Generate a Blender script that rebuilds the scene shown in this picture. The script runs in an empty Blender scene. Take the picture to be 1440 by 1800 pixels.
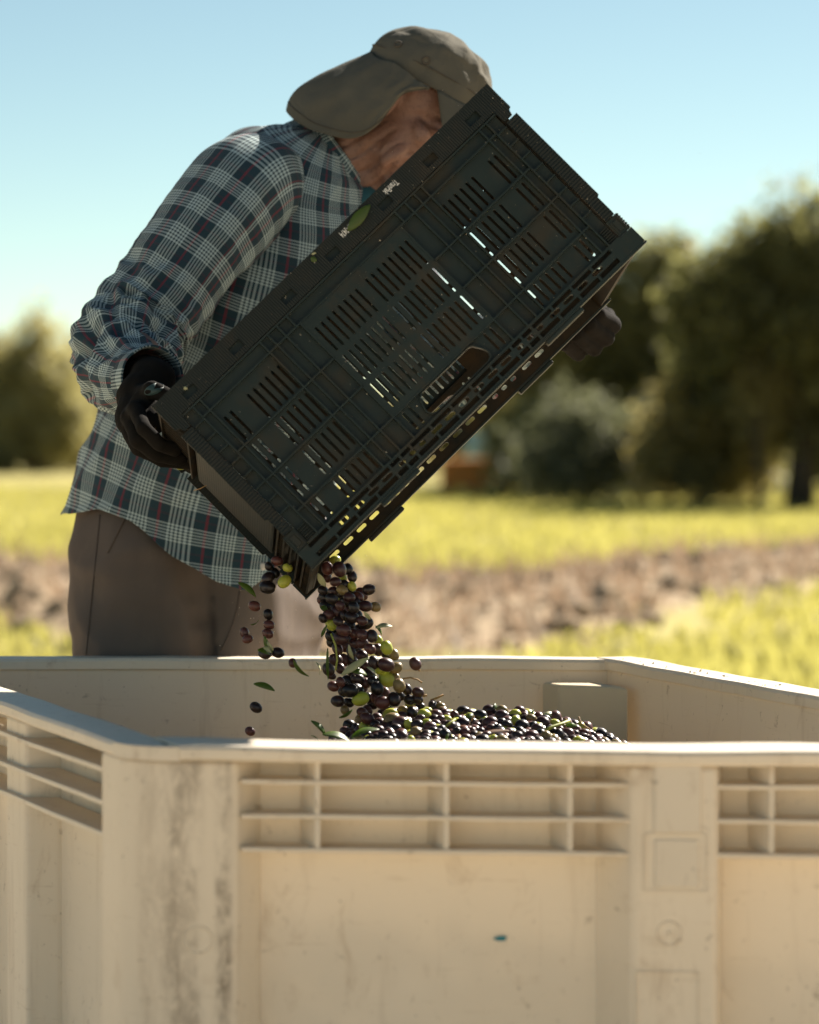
import bpy, bmesh, math, random
import numpy as np
from mathutils import Vector, Matrix, noise, Quaternion
from mathutils.bvhtree import BVHTree

random.seed(7); rng = np.random.default_rng(7)
R_ = math.radians
scene = bpy.context.scene
col = scene.collection

# ------------------------------------------------------------------ camera
FPX = 5373.0; CAM_H = 1.11; PITCH = math.atan(160.0 / FPX)
cam_d = bpy.data.cameras.new('camera'); cam = bpy.data.objects.new('camera', cam_d); col.objects.link(cam)
cam.location = (0, 0, CAM_H); cam.rotation_euler = (math.pi / 2 - PITCH, 0, 0)
cam_d.sensor_fit = 'VERTICAL'; cam_d.sensor_height = 36.0; cam_d.sensor_width = 28.8
cam_d.lens = FPX / 1800 * 36.0
cam_d.clip_start = 0.05; cam_d.clip_end = 6000
cam_d.dof.use_dof = True; cam_d.dof.focus_distance = 4.20; cam_d.dof.aperture_fstop = 3.8
scene.camera = cam
CR = Vector((1, 0, 0)); CF = Vector((0, math.cos(PITCH), -math.sin(PITCH))); CU = Vector((0, math.sin(PITCH), math.cos(PITCH)))
CO = Vector((0, 0, CAM_H))

def ray(px, py):
    return CR * ((px - 720) / FPX) + CU * ((900 - py) / FPX) + CF

def P(px, py, Y):
    d = ray(px, py)
    return CO + d * (Y / d.y)

# ------------------------------------------------------------------ sky, sun, exposure
SUN_AZ, SUN_EL = 38.0, 37.0      # azimuth measured from straight ahead (+Y) towards +X
world = bpy.data.worlds.new('World'); scene.world = world; world.use_nodes = True
wn = world.node_tree.nodes; wl = world.node_tree.links
for n in list(wn): wn.remove(n)
sky = wn.new('ShaderNodeTexSky'); sky.sky_type = 'NISHITA'; sky.sun_disc = False
sky.sun_elevation = R_(SUN_EL); sky.sun_rotation = R_(SUN_AZ)
sky.air_density = 0.62; sky.dust_density = 0.15; sky.ozone_density = 0.6; sky.altitude = 100
tint = wn.new('ShaderNodeMix'); tint.data_type = 'RGBA'; tint.blend_type = 'MULTIPLY'; tint.inputs[0].default_value = 1.0
tint.inputs[7].default_value = (0.90, 0.925, 0.735, 1)
bg = wn.new('ShaderNodeBackground'); bg.inputs[1].default_value = 0.050
wo = wn.new('ShaderNodeOutputWorld')
wl.new(sky.outputs[0], tint.inputs[6]); wl.new(tint.outputs[2], bg.inputs[0]); wl.new(bg.outputs[0], wo.inputs[0])
sun_d = bpy.data.lights.new('sun', 'SUN'); sun_d.energy = 5.0; sun_d.angle = R_(0.53); sun_d.color = (1.0, 0.91, 0.80)
sun = bpy.data.objects.new('sun', sun_d); col.objects.link(sun)
sdir = Vector((math.sin(R_(SUN_AZ)) * math.cos(R_(SUN_EL)), math.cos(R_(SUN_AZ)) * math.cos(R_(SUN_EL)), math.sin(R_(SUN_EL))))
sun.rotation_euler = sdir.to_track_quat('Z', 'Y').to_euler(); sun.location = sdir * 20
vs = scene.view_settings
vs.view_transform = 'Standard'; vs.look = 'None'; vs.gamma = 1.0; vs.use_curve_mapping = False
vs.exposure = 1.54
try:
    scene.cycles.use_denoising = True
    scene.cycles.max_bounces = 10; scene.cycles.diffuse_bounces = 5; scene.cycles.transparent_max_bounces = 8
    scene.cycles.sample_clamp_indirect = 6.0
except Exception:
    pass

# ------------------------------------------------------------------ helpers
def tag(o, label=None, cat=None, group=None, kind=None):
    if label: o['label'] = label
    if cat: o['category'] = cat
    if group: o['group'] = group
    if kind: o['kind'] = kind
    return o

def link(o, parent=None):
    col.objects.link(o)
    if parent is not None: o.parent = parent
    return o

def mesh_obj(name, verts, faces, mat=None, parent=None, smooth=False, uvs=None):
    me = bpy.data.meshes.new(name)
    me.from_pydata([tuple(v) for v in verts], [], faces)
    if uvs is not None:
        ul = me.uv_layers.new(name='UVMap')
        for lp in me.loops: ul.data[lp.index].uv = uvs[lp.vertex_index]
    if smooth: me.polygons.foreach_set('use_smooth', [True] * len(me.polygons))
    me.update()
    o = bpy.data.objects.new(name, me)
    if mat: me.materials.append(mat)
    return link(o, parent)

def bm_obj(name, bm, mat=None, parent=None, smooth=False):
    me = bpy.data.meshes.new(name); bm.to_mesh(me); bm.free()
    if smooth: me.polygons.foreach_set('use_smooth', [True] * len(me.polygons))
    o = bpy.data.objects.new(name, me)
    if mat: me.materials.append(mat)
    return link(o, parent)

def empty(name, loc=(0, 0, 0)):
    o = bpy.data.objects.new(name, None); o.location = loc; o.empty_display_size = 0.1
    return link(o)

BOXF = [(0, 1, 2, 3), (7, 6, 5, 4), (0, 4, 5, 1), (1, 5, 6, 2), (2, 6, 7, 3), (3, 7, 4, 0)]
def box_vf(x0, x1, y0, y1, z0, z1):
    return [(x0, y0, z0), (x0, y1, z0), (x1, y1, z0), (x1, y0, z0), (x0, y0, z1), (x0, y1, z1), (x1, y1, z1), (x1, y0, z1)], BOXF

def box(name, x0, x1, y0, y1, z0, z1, mat, parent, bevel=0.0):
    v, f = box_vf(x0, x1, y0, y1, z0, z1)
    o = mesh_obj(name, v, f, mat, parent)
    if bevel:
        m = o.modifiers.new('bevel', 'BEVEL'); m.width = bevel; m.segments = 2; m.limit_method = 'ANGLE'
    return o

def boxes(name, lst, mat, parent):
    vs_, fs_ = [], []
    for b in lst:
        v, f = box_vf(*b); k = len(vs_)
        vs_ += v; fs_ += [tuple(i + k for i in q) for q in f]
    return mesh_obj(name, vs_, fs_, mat, parent)

def evaluated_mesh(o, name):
    dg = bpy.context.evaluated_depsgraph_get(); dg.update()
    me = bpy.data.meshes.new_from_object(o.evaluated_get(dg), depsgraph=dg)
    me.name = name
    return me

def loft(rings, closed=True, cap0=False, cap1=False):
    n = len(rings[0]); vs_ = [p for r in rings for p in r]; fs_ = []
    m = n if closed else n - 1
    for i in range(len(rings) - 1):
        for j in range(m):
            a = i * n + j; b = i * n + (j + 1) % n
            fs_.append((a, b, b + n, a + n))
    if cap0: fs_.append(tuple(reversed(range(n))))
    if cap1: fs_.append(tuple((len(rings) - 1) * n + j for j in range(n)))
    return vs_, fs_

def catmull(pts, k):
    """pts: list of tuples; k samples per span"""
    pts = [np.array(p, float) for p in pts]
    q = [2 * pts[0] - pts[1]] + pts + [2 * pts[-1] - pts[-2]]
    out = []
    for i in range(1, len(q) - 2):
        for s in range(k):
            t = s / k
            a, b, c, d = q[i - 1], q[i], q[i + 1], q[i + 2]
            out.append(0.5 * ((2 * b) + (c - a) * t + (2 * a - 5 * b + 4 * c - d) * t * t + (3 * b - a - 3 * c + d) * t ** 3))
    out.append(pts[-1])
    return out

def tube(name, pts, radii, mat, parent=None, n=8, smooth=True, link_it=True):
    pts = [Vector(p) for p in pts]
    if not hasattr(radii, '__len__'): radii = [radii] * len(pts)
    t = (pts[1] - pts[0]).normalized(); a = t.orthogonal().normalized()
    rings = []
    for i, p in enumerate(pts):
        t2 = (pts[min(i + 1, len(pts) - 1)] - pts[max(i - 1, 0)]).normalized()
        a = (a - t2 * a.dot(t2)).normalized(); b = t2.cross(a)
        rings.append([p + (a * math.cos(2 * math.pi * j / n) + b * math.sin(2 * math.pi * j / n)) * radii[i] for j in range(n)])
    v, f = loft(rings, cap0=True, cap1=True)
    if not link_it: return v, f
    return mesh_obj(name, v, f, mat, parent, smooth)

def capsule_vf(p0, r0, p1, r1, n=16, m=6):
    p0, p1 = Vector(p0), Vector(p1); d = p1 - p0; L = d.length
    t = d / L if L > 1e-6 else Vector((0, 0, 1)); a = t.orthogonal().normalized(); b = t.cross(a)
    rings = []
    for i in range(m):
        al = -math.pi / 2 + (i + 0.15) / m * math.pi / 2
        rings.append((p0 + t * (r0 * math.sin(al)), r0 * math.cos(al)))
    for i in range(m + 1):
        al = min(i / m * math.pi / 2, math.pi / 2 * 0.97)
        rings.append((p1 + t * (r1 * math.sin(al)), r1 * math.cos(al)))
    rr = [[c + (a * math.cos(2 * math.pi * j / n) + b * math.sin(2 * math.pi * j / n)) * r for j in range(n)] for c, r in rings]
    return loft(rr, cap0=True, cap1=True)

def ellipsoid_vf(c, ax, ay, az, n=20, m=12):
    """ax, ay, az: semi-axis vectors"""
    c = Vector(c); rr = []
    for i in range(m):
        al = -math.pi / 2 + (i + 0.5) / m * math.pi
        rr.append([c + az * math.sin(al) + (ax * math.cos(2 * math.pi * j / n) + ay * math.sin(2 * math.pi * j / n)) * math.cos(al) for j in range(n)])
    return loft(rr, cap0=True, cap1=True)

def fuse(name, parts, voxel, smooth_it, mat, parent=None):
    """closed shapes -> one continuous surface"""
    vs_, fs_ = [], []
    for v, f in parts:
        k = len(vs_); vs_ += list(v); fs_ += [tuple(i + k for i in q) for q in f]
    tmp = mesh_obj('tmp', vs_, fs_)
    bm = bmesh.new(); bm.from_mesh(tmp.data); bmesh.ops.recalc_face_normals(bm, faces=bm.faces); bm.to_mesh(tmp.data); bm.free()
    m = tmp.modifiers.new('r', 'REMESH'); m.mode = 'VOXEL'; m.voxel_size = voxel; m.use_smooth_shade = True
    s = tmp.modifiers.new('s', 'SMOOTH'); s.factor = 0.5; s.iterations = smooth_it
    me = evaluated_mesh(tmp, name)
    bpy.data.objects.remove(tmp)
    me.polygons.foreach_set('use_smooth', [True] * len(me.polygons))
    me.materials.clear()
    if mat: me.materials.append(mat)
    o = bpy.data.objects.new(name, me)
    return link(o, parent)

def displace(o, fn):
    me = o.data; n = len(me.vertices)
    co = np.empty(n * 3); me.vertices.foreach_get('co', co); co = co.reshape(-1, 3)
    no = np.empty(n * 3); me.vertices.foreach_get('normal', no); no = no.reshape(-1, 3)
    d = fn(co, no)
    co = co + no * d[:, None]
    me.vertices.foreach_set('co', co.ravel()); me.update()

def nz(p, s, off=0.0):
    return noise.noise(Vector((p[0] * s + off, p[1] * s + off * 1.7, p[2] * s - off)))

def curve_plate(name, outer, holes, y0, y1, mat, parent, axes='xz', bevel=0.0):
    """flat plate with real holes: outline and holes in 2D metres, extruded between y0 and y1"""
    cu = bpy.data.curves.new(name, 'CURVE'); cu.dimensions = '2D'; cu.fill_mode = 'BOTH'
    cu.extrude = (y1 - y0) / 2 - bevel
    cu.bevel_depth = bevel; cu.bevel_resolution = 1; cu.offset = -bevel
    for poly in [outer] + holes:
        sp = cu.splines.new('POLY'); sp.points.add(len(poly) - 1)
        for q, (a, b) in zip(sp.points, poly): q.co = (a, b, 0, 1)
        sp.use_cyclic_u = True
    tmp = bpy.data.objects.new('tmpc', cu); col.objects.link(tmp)
    me = evaluated_mesh(tmp, name); bpy.data.objects.remove(tmp); bpy.data.curves.remove(cu)
    n = len(me.vertices); co = np.empty(n * 3); me.vertices.foreach_get('co', co); co = co.reshape(-1, 3)
    mid = (y0 + y1) / 2
    if axes == 'xz': new = np.stack([co[:, 0], mid - co[:, 2], co[:, 1]], 1)
    elif axes == 'yz': new = np.stack([mid + co[:, 2], co[:, 0], co[:, 1]], 1)
    else: new = np.stack([co[:, 0], co[:, 1], mid + co[:, 2]], 1)
    me.vertices.foreach_set('co', new.ravel()); me.update()
    me.materials.clear(); me.materials.append(mat)
    o = bpy.data.objects.new(name, me)
    return link(o, parent)

def stadium(cx, cy, L, W, along='y', k=4):
    r = W / 2; h = L / 2 - r; pts = []
    for i in range(k + 1):
        a = math.pi * i / k; pts.append((r * math.cos(a), h + r * math.sin(a)))
    for i in range(k + 1):
        a = math.pi + math.pi * i / k; pts.append((r * math.cos(a), -h + r * math.sin(a)))
    if along == 'x': pts = [(y, -x) for x, y in pts]
    return [(cx + x, cy + y) for x, y in pts]

def rect(x0, x1, y0, y1): return [(x0, y0), (x1, y0), (x1, y1), (x0, y1)]

# ------------------------------------------------------------------ materials
class NT:
    def __init__(s, name):
        s.m = bpy.data.materials.new(name); s.m.use_nodes = True
        s.n = s.m.node_tree.nodes; s.l = s.m.node_tree.links
        s.b = s.n['Principled BSDF']; s.out = s.n['Material Output']
    def new(s, t, **kw):
        n = s.n.new(t)
        for k, v in kw.items(): setattr(n, k, v)
        return n
    def coord(s, kind='Object'):
        t = s.new('ShaderNodeTexCoord'); return t.outputs[kind]
    def noise(s, vec, scale, detail=4, rough=0.6, dist=0.0):
        n = s.new('ShaderNodeTexNoise'); n.inputs['Scale'].default_value = scale; n.inputs['Detail'].default_value = detail
        n.inputs['Roughness'].default_value = rough; n.inputs['Distortion'].default_value = dist
        if vec is not None: s.l.new(vec, n.inputs['Vector'])
        return n.outputs['Fac']
    def mapping(s, vec, scale=(1, 1, 1), loc=(0, 0, 0)):
        m = s.new('ShaderNodeMapping'); m.inputs['Scale'].default_value = scale; m.inputs['Location'].default_value = loc
        s.l.new(vec, m.inputs['Vector']); return m.outputs[0]
    def ramp(s, fac, stops, interp='LINEAR'):
        r = s.new('ShaderNodeValToRGB'); e = r.color_ramp; e.interpolation = interp
        while len(e.elements) > 1: e.elements.remove(e.elements[-1])
        e.elements[0].position = stops[0][0]; e.elements[0].color = c4(stops[0][1])
        for p, c in stops[1:]:
            x = e.elements.new(p); x.color = c4(c)
        s.l.new(fac, r.inputs[0]); return r.outputs[0]
    def mix(s, fac, a, b, mode='MIX'):
        m = s.new('ShaderNodeMix', data_type='RGBA', blend_type=mode)
        for inp, v in ((0, fac), (6, a), (7, b)):
            if isinstance(v, (int, float)): m.inputs[inp].default_value = v
            elif isinstance(v, tuple): m.inputs[inp].default_value = c4(v)
            else: s.l.new(v, m.inputs[inp])
        return m.outputs[2]
    def math(s, op, a, b=0.0, c=0.0, clamp=False):
        m = s.new('ShaderNodeMath', operation=op, use_clamp=clamp)
        for i, v in enumerate((a, b, c)):
            if isinstance(v, (int, float)): m.inputs[i].default_value = v
            else: s.l.new(v, m.inputs[i])
        return m.outputs[0]
    def bump(s, h, strength=0.3, dist=0.002):
        b = s.new('ShaderNodeBump'); b.inputs['Strength'].default_value = strength; b.inputs['Distance'].default_value = dist
        s.l.new(h, b.inputs['Height']); s.l.new(b.outputs[0], s.b.inputs['Normal']); return b
    def base(s, c):
        if isinstance(c, tuple): s.b.inputs['Base Color'].default_value = c4(c)
        else: s.l.new(c, s.b.inputs['Base Color'])
    def set(s, **kw):
        for k, v in kw.items():
            i = s.b.inputs[k.replace('_', ' ')]
            if isinstance(v, (int, float)): i.default_value = v
            else: s.l.new(v, i)
    def translucent(s, color, amount):
        t = s.new('ShaderNodeBsdfTranslucent')
        if isinstance(color, tuple): t.inputs[0].default_value = c4(color)
        else: s.l.new(color, t.inputs[0])
        mx = s.new('ShaderNodeMixShader'); mx.inputs[0].default_value = amount
        s.l.new(s.b.outputs[0], mx.inputs[1]); s.l.new(t.outputs[0], mx.inputs[2]); s.l.new(mx.outputs[0], s.out.inputs[0])

def c4(c): return (c[0], c[1], c[2], 1.0) if len(c) == 3 else c

def simple(name, c, rough=0.7, var=0.25, scale=20, spec=0.3, bump=0.0, bscale=200):
    t = NT(name); o = t.coord()
    f = t.noise(o, scale)
    t.base(t.mix(f, tuple(x * (1 - var) for x in c), tuple(x * (1 + var) for x in c)))
    t.set(Roughness=rough); t.b.inputs['Specular IOR Level'].default_value = spec
    if bump: t.bump(t.noise(o, bscale, 3), bump)
    return t.m

def m_leaf(name, top, under, trans, amount=0.35, rough=0.45):
    t = NT(name); o = t.coord()
    g = t.new('ShaderNodeNewGeometry'); oi = t.new('ShaderNodeObjectInfo')
    v = t.noise(o, 3.0, 3)
    a = t.mix(v, tuple(x * 0.7 for x in top), tuple(x * 1.3 for x in top))
    c = t.mix(g.outputs['Backfacing'], a, under)
    t.base(c); t.set(Roughness=rough)
    t.translucent(trans, amount)
    return t.m

def m_plaid():
    t = NT('plaid_cotton'); uv = t.coord('UV')
    sep = t.new('ShaderNodeSeparateXYZ'); t.l.new(uv, sep.inputs[0])
    navy = (0.004, 0.034, 0.054); navy2 = (0.006, 0.044, 0.064); white = (0.66, 0.79, 0.77); red = (0.32, 0.010, 0.035); dull = (0.055, 0.030, 0.050)
    prof = []
    for ax in (0, 1):
      red_ = red if ax == 0 else dull
      stops = [(0.0, red_), (0.034, navy)]
      lo, hi, k = 0.25, 0.75, 6
      step = (hi - lo) / (k - 0.4)
      for i in range(k):
        a = lo + i * step
        stops += [(a, white), (a + step * 0.52, navy2)]
      stops += [(0.970, red_)]
      f = t.math('FRACT', t.math('DIVIDE', sep.outputs[ax], 0.051))
      prof.append(t.ramp(f, stops, 'CONSTANT'))
    c = t.mix(0.5, prof[0], prof[1])
    c = t.mix(t.math('MULTIPLY', t.noise(t.mapping(uv, (1, 1, 1)), 900, 1), 0.30), c, (0.10, 0.14, 0.15))
    f = t.noise(t.coord(), 7, 3)
    c = t.mix(t.math('MULTIPLY', f, 0.08), c, (0.30, 0.24, 0.19))
    t.base(c); t.set(Roughness=0.9); t.b.inputs['Specular IOR Level'].default_value = 0.15
    t.b.inputs['Sheen Weight'].default_value = 0.08
    wv = t.math('ADD', t.math('SINE', t.math('MULTIPLY', sep.outputs[0], 5200)), t.math('SINE', t.math('MULTIPLY', sep.outputs[1], 5200)))
    wr = t.noise(t.mapping(t.coord(), (1, 1, 0.55)), 26, 5, 0.62, 0.7)
    t.bump(t.math('ADD', t.math('MULTIPLY', wv, 0.03), wr), 0.45, 0.010)
    t.translucent(c, 0.12)
    return t.m

def m_bin():
    t = NT('cream_bin_plastic'); o = t.coord()
    geo = t.new('ShaderNodeNewGeometry'); pos = geo.outputs['Position']
    big = t.noise(pos, 5, 5, 0.6)
    c = t.mix(big, (0.74, 0.650, 0.510), (0.82, 0.740, 0.61))
    tall = t.mapping(pos, (1, 1, 0.10))
    streak = t.noise(tall, 34, 5, 0.65)
    c = t.mix(t.math('MULTIPLY', t.ramp(streak, [(0.56, (0, 0, 0)), (0.72, (1, 1, 1))]), 0.25), c, (0.33, 0.24, 0.15))
    sc = t.noise(pos, 55, 6, 0.7, 0.6)
    c = t.mix(t.math('MULTIPLY', t.ramp(sc, [(0.62, (0, 0, 0)), (0.70, (1, 1, 1))]), 0.55), c, (0.19, 0.135, 0.085))
    scr = t.noise(t.mapping(pos, (9, 9, 120)), 1.3, 6, 0.7, 0.4)
    c = t.mix(t.math('MULTIPLY', t.ramp(scr, [(0.62, (0, 0, 0)), (0.70, (1, 1, 1))]), 0.35), c, (0.40, 0.30, 0.19))
    blo = t.noise(t.mapping(pos, (1, 1, 0.5)), 17, 6, 0.72, 1.0)
    c = t.mix(t.math('MULTIPLY', t.ramp(blo, [(0.58, (0, 0, 0)), (0.74, (1, 1, 1))]), 0.45), c, (0.36, 0.25, 0.15))
    dots = t.noise(pos, 120, 2, 0.5)
    c = t.mix(t.math('MULTIPLY', t.ramp(dots, [(0.735, (0, 0, 0)), (0.77, (1, 1, 1))]), 0.6), c, (0.12, 0.085, 0.055))
    t.base(c); t.set(Roughness=0.5); t.b.inputs['Specular IOR Level'].default_value = 0.35
    t.b.inputs['Subsurface Weight'].default_value = 0.0
    t.bump(t.noise(pos, 60, 4), 0.12, 0.004)
    t.translucent((0.82, 0.73, 0.58), 0.16)
    return t, pos, c

def m_bin_plain(): return m_bin()[0].m

def m_bin_scuffed():
    """the corner post: dark rub marks run down it at two places"""
    t, pos, c = m_bin()
    t.m.name = 'cream_bin_plastic_scuffed'
    sep = t.new('ShaderNodeSeparateXYZ'); t.l.new(pos, sep.inputs[0])
    fine = t.noise(t.mapping(pos, (1, 1, 0.45)), 95, 7, 0.78, 0.8)
    cl = t.noise(t.mapping(pos, (1.6, 0.25, 0.7)), 13, 4, 0.65)
    for x0, w, amt in ((-0.246, 0.026, 0.50), (-0.203, 0.012, 0.80), (-0.275, 0.03, 0.22)):
        d = t.math('ABSOLUTE', t.math('SUBTRACT', sep.outputs[0], x0))
        m = t.math('MULTIPLY', t.math('SUBTRACT', 1.0, t.math('DIVIDE', d, w), clamp=True), 1.8, clamp=True)
        m = t.math('MULTIPLY', m, t.ramp(fine, [(0.36, (0, 0, 0)), (0.56, (1, 1, 1))]))
        m = t.math('MULTIPLY', m, t.ramp(cl, [(0.38, (0, 0, 0)), (0.58, (1, 1, 1))]))
        m = t.math('MULTIPLY', m, amt)
        c = t.mix(m, c, (0.085, 0.060, 0.040))
    t.base(c)
    return t.m

def m_crate(amt=0.55, lo=0.50, hi=0.72):
    t = NT('black_green_crate_plastic'); o = t.coord()
    d = t.noise(o, 14, 6, 0.62)
    c = t.mix(t.noise(o, 40, 3), (0.0100, 0.0170, 0.0145), (0.019, 0.029, 0.0245))
    geo = t.new('ShaderNodeNewGeometry')
    dust = t.ramp(d, [(lo, (0, 0, 0)), (hi, (1, 1, 1))])
    c = t.mix(t.math('MULTIPLY', dust, amt), c, (0.055, 0.034, 0.016))
    sp = t.noise(o, 420, 2, 0.5)
    c = t.mix(t.math('MULTIPLY', t.ramp(sp, [(0.73, (0, 0, 0)), (0.78, (1, 1, 1))]), 0.6), c, (0.22, 0.16, 0.10))
    t.base(c); t.set(Roughness=t.math('ADD', t.math('MULTIPLY', dust, 0.25), 0.45))
    t.b.inputs['Specular IOR Level'].default_value = 0.26
    # fine pimple texture moulded into the plastic
    vor = t.new('ShaderNodeTexVoronoi'); vor.inputs['Scale'].default_value = 330; vor.inputs['Randomness'].default_value = 0.0
    t.l.new(o, vor.inputs['Vector'])
    t.bump(vor.outputs['Distance'], 0.25, 0.0006)
    return t.m

def m_crate_dusty():
    t = NT('dusty_crate_plastic'); o = t.coord()
    c = t.mix(t.ramp(t.noise(o, 18, 6, 0.68), [(0.35, (0, 0, 0)), (0.68, (1, 1, 1))]), (0.009, 0.012, 0.010), (0.042, 0.025, 0.010))
    t.base(c); t.set(Roughness=0.75); t.b.inputs['Specular IOR Level'].default_value = 0.2
    vor = t.new('ShaderNodeTexVoronoi'); vor.inputs['Scale'].default_value = 330; vor.inputs['Randomness'].default_value = 0.0
    t.l.new(o, vor.inputs['Vector']); t.bump(vor.outputs['Distance'], 0.3, 0.0006)
    return t.m

def m_crate_ridged(axis):
    t = NT('ridged_crate_plastic'); o = t.coord()
    sep = t.new('ShaderNodeSeparateXYZ'); t.l.new(o, sep.inputs[0])
    w = t.math('SINE', t.math('MULTIPLY', sep.outputs[axis], 1900 if axis == 0 else 1450))
    d = t.noise(o, 12, 6, 0.65)
    dust = t.ramp(d, [(0.48, (0, 0, 0)), (0.75, (1, 1, 1))])
    c = t.mix(t.math('MULTIPLY', dust, 0.40), (0.009, 0.014, 0.012), (0.055, 0.036, 0.018))
    c = t.mix(t.math('MULTIPLY', t.math('ADD', t.math('MULTIPLY', w, 0.5), 0.5), 0.5), c, (0.007, 0.008, 0.006)); t.b.inputs['Specular IOR Level'].default_value = 0.25
    sp = t.noise(o, 380, 2, 0.5)
    c = t.mix(t.math('MULTIPLY', t.ramp(sp, [(0.70, (0, 0, 0)), (0.75, (1, 1, 1))]), 0.6), c, (0.26, 0.17, 0.09))
    t.base(c); t.set(Roughness=0.55); t.bump(w, 0.35, 0.0008)
    return t.m

def m_olive(name, dark, light, speck, mottle=None):
    t = NT(name); o = t.coord(); oi = t.new('ShaderNodeObjectInfo')
    gen = t.coord('Generated')
    add = t.new('ShaderNodeVectorMath', operation='ADD'); t.l.new(o, add.inputs[0])
    rv = t.math('MULTIPLY', oi.outputs['Random'], 37.0)
    cmb = t.new('ShaderNodeCombineXYZ')
    for i in range(3): t.l.new(rv, cmb.inputs[i])
    t.l.new(cmb.outputs[0], add.inputs[1]); v = add.outputs[0]
    f = t.noise(v, 60, 3)
    c = t.mix(oi.outputs['Random'], dark, light)
    c = t.mix(t.math('MULTIPLY', f, 0.5), c, tuple(x * 0.55 for x in dark))
    if mottle:
        g = t.noise(v, 45, 2, 0.4)
        c = t.mix(t.ramp(g, [(0.40, (0, 0, 0)), (0.60, (1, 1, 1))]), c, mottle)
    sp = t.noise(v, 900, 1)
    c = t.mix(t.math('MULTIPLY', t.ramp(sp, [(0.70, (0, 0, 0)), (0.76, (1, 1, 1))]), 0.55), c, speck)
    sep = t.new('ShaderNodeSeparateXYZ'); t.l.new(gen, sep.inputs[0])
    c = t.mix(t.ramp(sep.outputs[2], [(0.972, (0, 0, 0)), (0.985, (1, 1, 1))]), c, (0.16, 0.10, 0.05))
    bl = t.noise(v, 30, 3)
    t.base(c); t.set(Roughness=t.math('ADD', t.math('MULTIPLY', bl, 0.30), 0.20)); t.b.inputs['Specular IOR Level'].default_value = 0.42
    t.b.inputs['Coat Weight'].default_value = 0.0
    t.bump(t.noise(v, 160, 3), 0.10, 0.001)
    if name.endswith('green') or mottle:
        t.b.inputs['Subsurface Weight'].default_value = 0.25; t.b.inputs['Subsurface Radius'].default_value = (0.006, 0.005, 0.002)
        t.b.inputs['Subsurface Scale'].default_value = 0.6
    return t.m

M = {}
M['bin'] = m_bin_plain(); M['bin_opaque'] = simple('cream_plastic_core', (0.70, 0.58, 0.40), 0.5, 0.08, 5); M['bin_scuffed'] = m_bin_scuffed()
M['crate'] = m_crate(); M['crate_mid'] = m_crate(0.42, 0.46, 0.72); M['crate_dusty'] = m_crate_dusty(); M['crate_ridged'] = m_crate_ridged(0); M['crate_ridged_z'] = m_crate_ridged(2)
M['plaid'] = m_plaid()
M['white_print'] = simple('white_print', (0.62, 0.62, 0.58), 0.6, 0.1)
def m_skin():
    t = NT('tanned_skin'); o = t.coord()
    c = t.mix(t.noise(o, 30, 4), (0.195, 0.094, 0.064), (0.290, 0.155, 0.104))
    c = t.mix(t.math('MULTIPLY', t.ramp(t.noise(o, 190, 3), [(0.52, (0, 0, 0)), (0.68, (1, 1, 1))]), 0.45), c, (0.115, 0.055, 0.040))
    c = t.mix(t.math('MULTIPLY', t.ramp(t.noise(o, 900, 1), [(0.60, (0, 0, 0)), (0.70, (1, 1, 1))]), 0.25), c, (0.30, 0.24, 0.20))
    t.base(c); t.set(Roughness=0.5); t.b.inputs['Subsurface Weight'].default_value = 0.06; t.b.inputs['Subsurface Radius'].default_value = (0.01, 0.004, 0.002)
    t.bump(t.math('ADD', t.noise(o, 240, 4), t.noise(t.mapping(o, (1, 1, 0.35)), 110, 3)), 0.55, 0.002); return t.m
M['skin'] = m_skin()
def m_hat():
    t = NT('olive_grey_twill'); o = t.coord()
    c = t.mix(t.noise(o, 14, 5), (0.096, 0.090, 0.069), (0.132, 0.124, 0.097))
    c = t.mix(t.math('MULTIPLY', t.noise(o, 1500, 1), 0.30), c, (0.07, 0.062, 0.048))
    t.base(c); t.set(Roughness=0.92); t.b.inputs['Specular IOR Level'].default_value = 0.1
    t.bump(t.noise(o, 32, 5, 0.6, 0.9), 0.40, 0.006); return t.m
M['hat'] = m_hat()
M['hat_thread'] = simple('dark_olive_thread', (0.085, 0.073, 0.056), 0.95, 0.1)
def m_twill():
    t = NT('brown_grey_twill'); o = t.coord()
    c = t.mix(t.noise(o, 9, 5), (0.112, 0.090, 0.076), (0.148, 0.121, 0.103))
    c = t.mix(t.math('MULTIPLY', t.ramp(t.noise(t.mapping(o, (1, 1, .5)), 16, 6, .7), [(0.55, (0, 0, 0)), (0.75, (1, 1, 1))]), 0.5), c, (0.185, 0.150, 0.118))
    c = t.mix(t.math('MULTIPLY', t.noise(o, 1400, 1), 0.35), c, (0.06, 0.048, 0.04))
    t.base(c); t.set(Roughness=0.95); t.b.inputs['Specular IOR Level'].default_value = 0.1
    t.bump(t.noise(t.mapping(o, (1, 1, .5)), 12, 3, 0.5, 0.5), 0.18, 0.010); return t.m
M['trouser'] = m_twill()
M['seam'] = simple('brown_seam_thread', (0.085, 0.066, 0.055), 0.95, 0.1)
M['glove'] = simple('black_knit_glove', (0.013, 0.0115, 0.0095), 0.95, 0.3, 60, 0.08, 0.35, 700)
M['glove_coat'] = simple('teal_rubber_coating', (0.030, 0.060, 0.058), 0.6, 0.2, 40)
M['button'] = simple('pearl_button', (0.6, 0.56, 0.5), 0.35, 0.05)
M['boot'] = simple('brown_leather', (0.06, 0.04, 0.025), 0.6)
M['undershirt'] = simple('teal_undershirt', (0.03, 0.10, 0.115), 0.9, 0.1)
M['leaf'] = m_leaf('olive_leaf', (0.070, 0.110, 0.026), (0.26, 0.28, 0.15), (0.36, 0.50, 0.06), 0.45)
M['leaf_pale'] = m_leaf('pale_olive_leaf', (0.46, 0.46, 0.27), (0.50, 0.48, 0.30), (0.50, 0.52, 0.18), 0.35)
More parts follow.
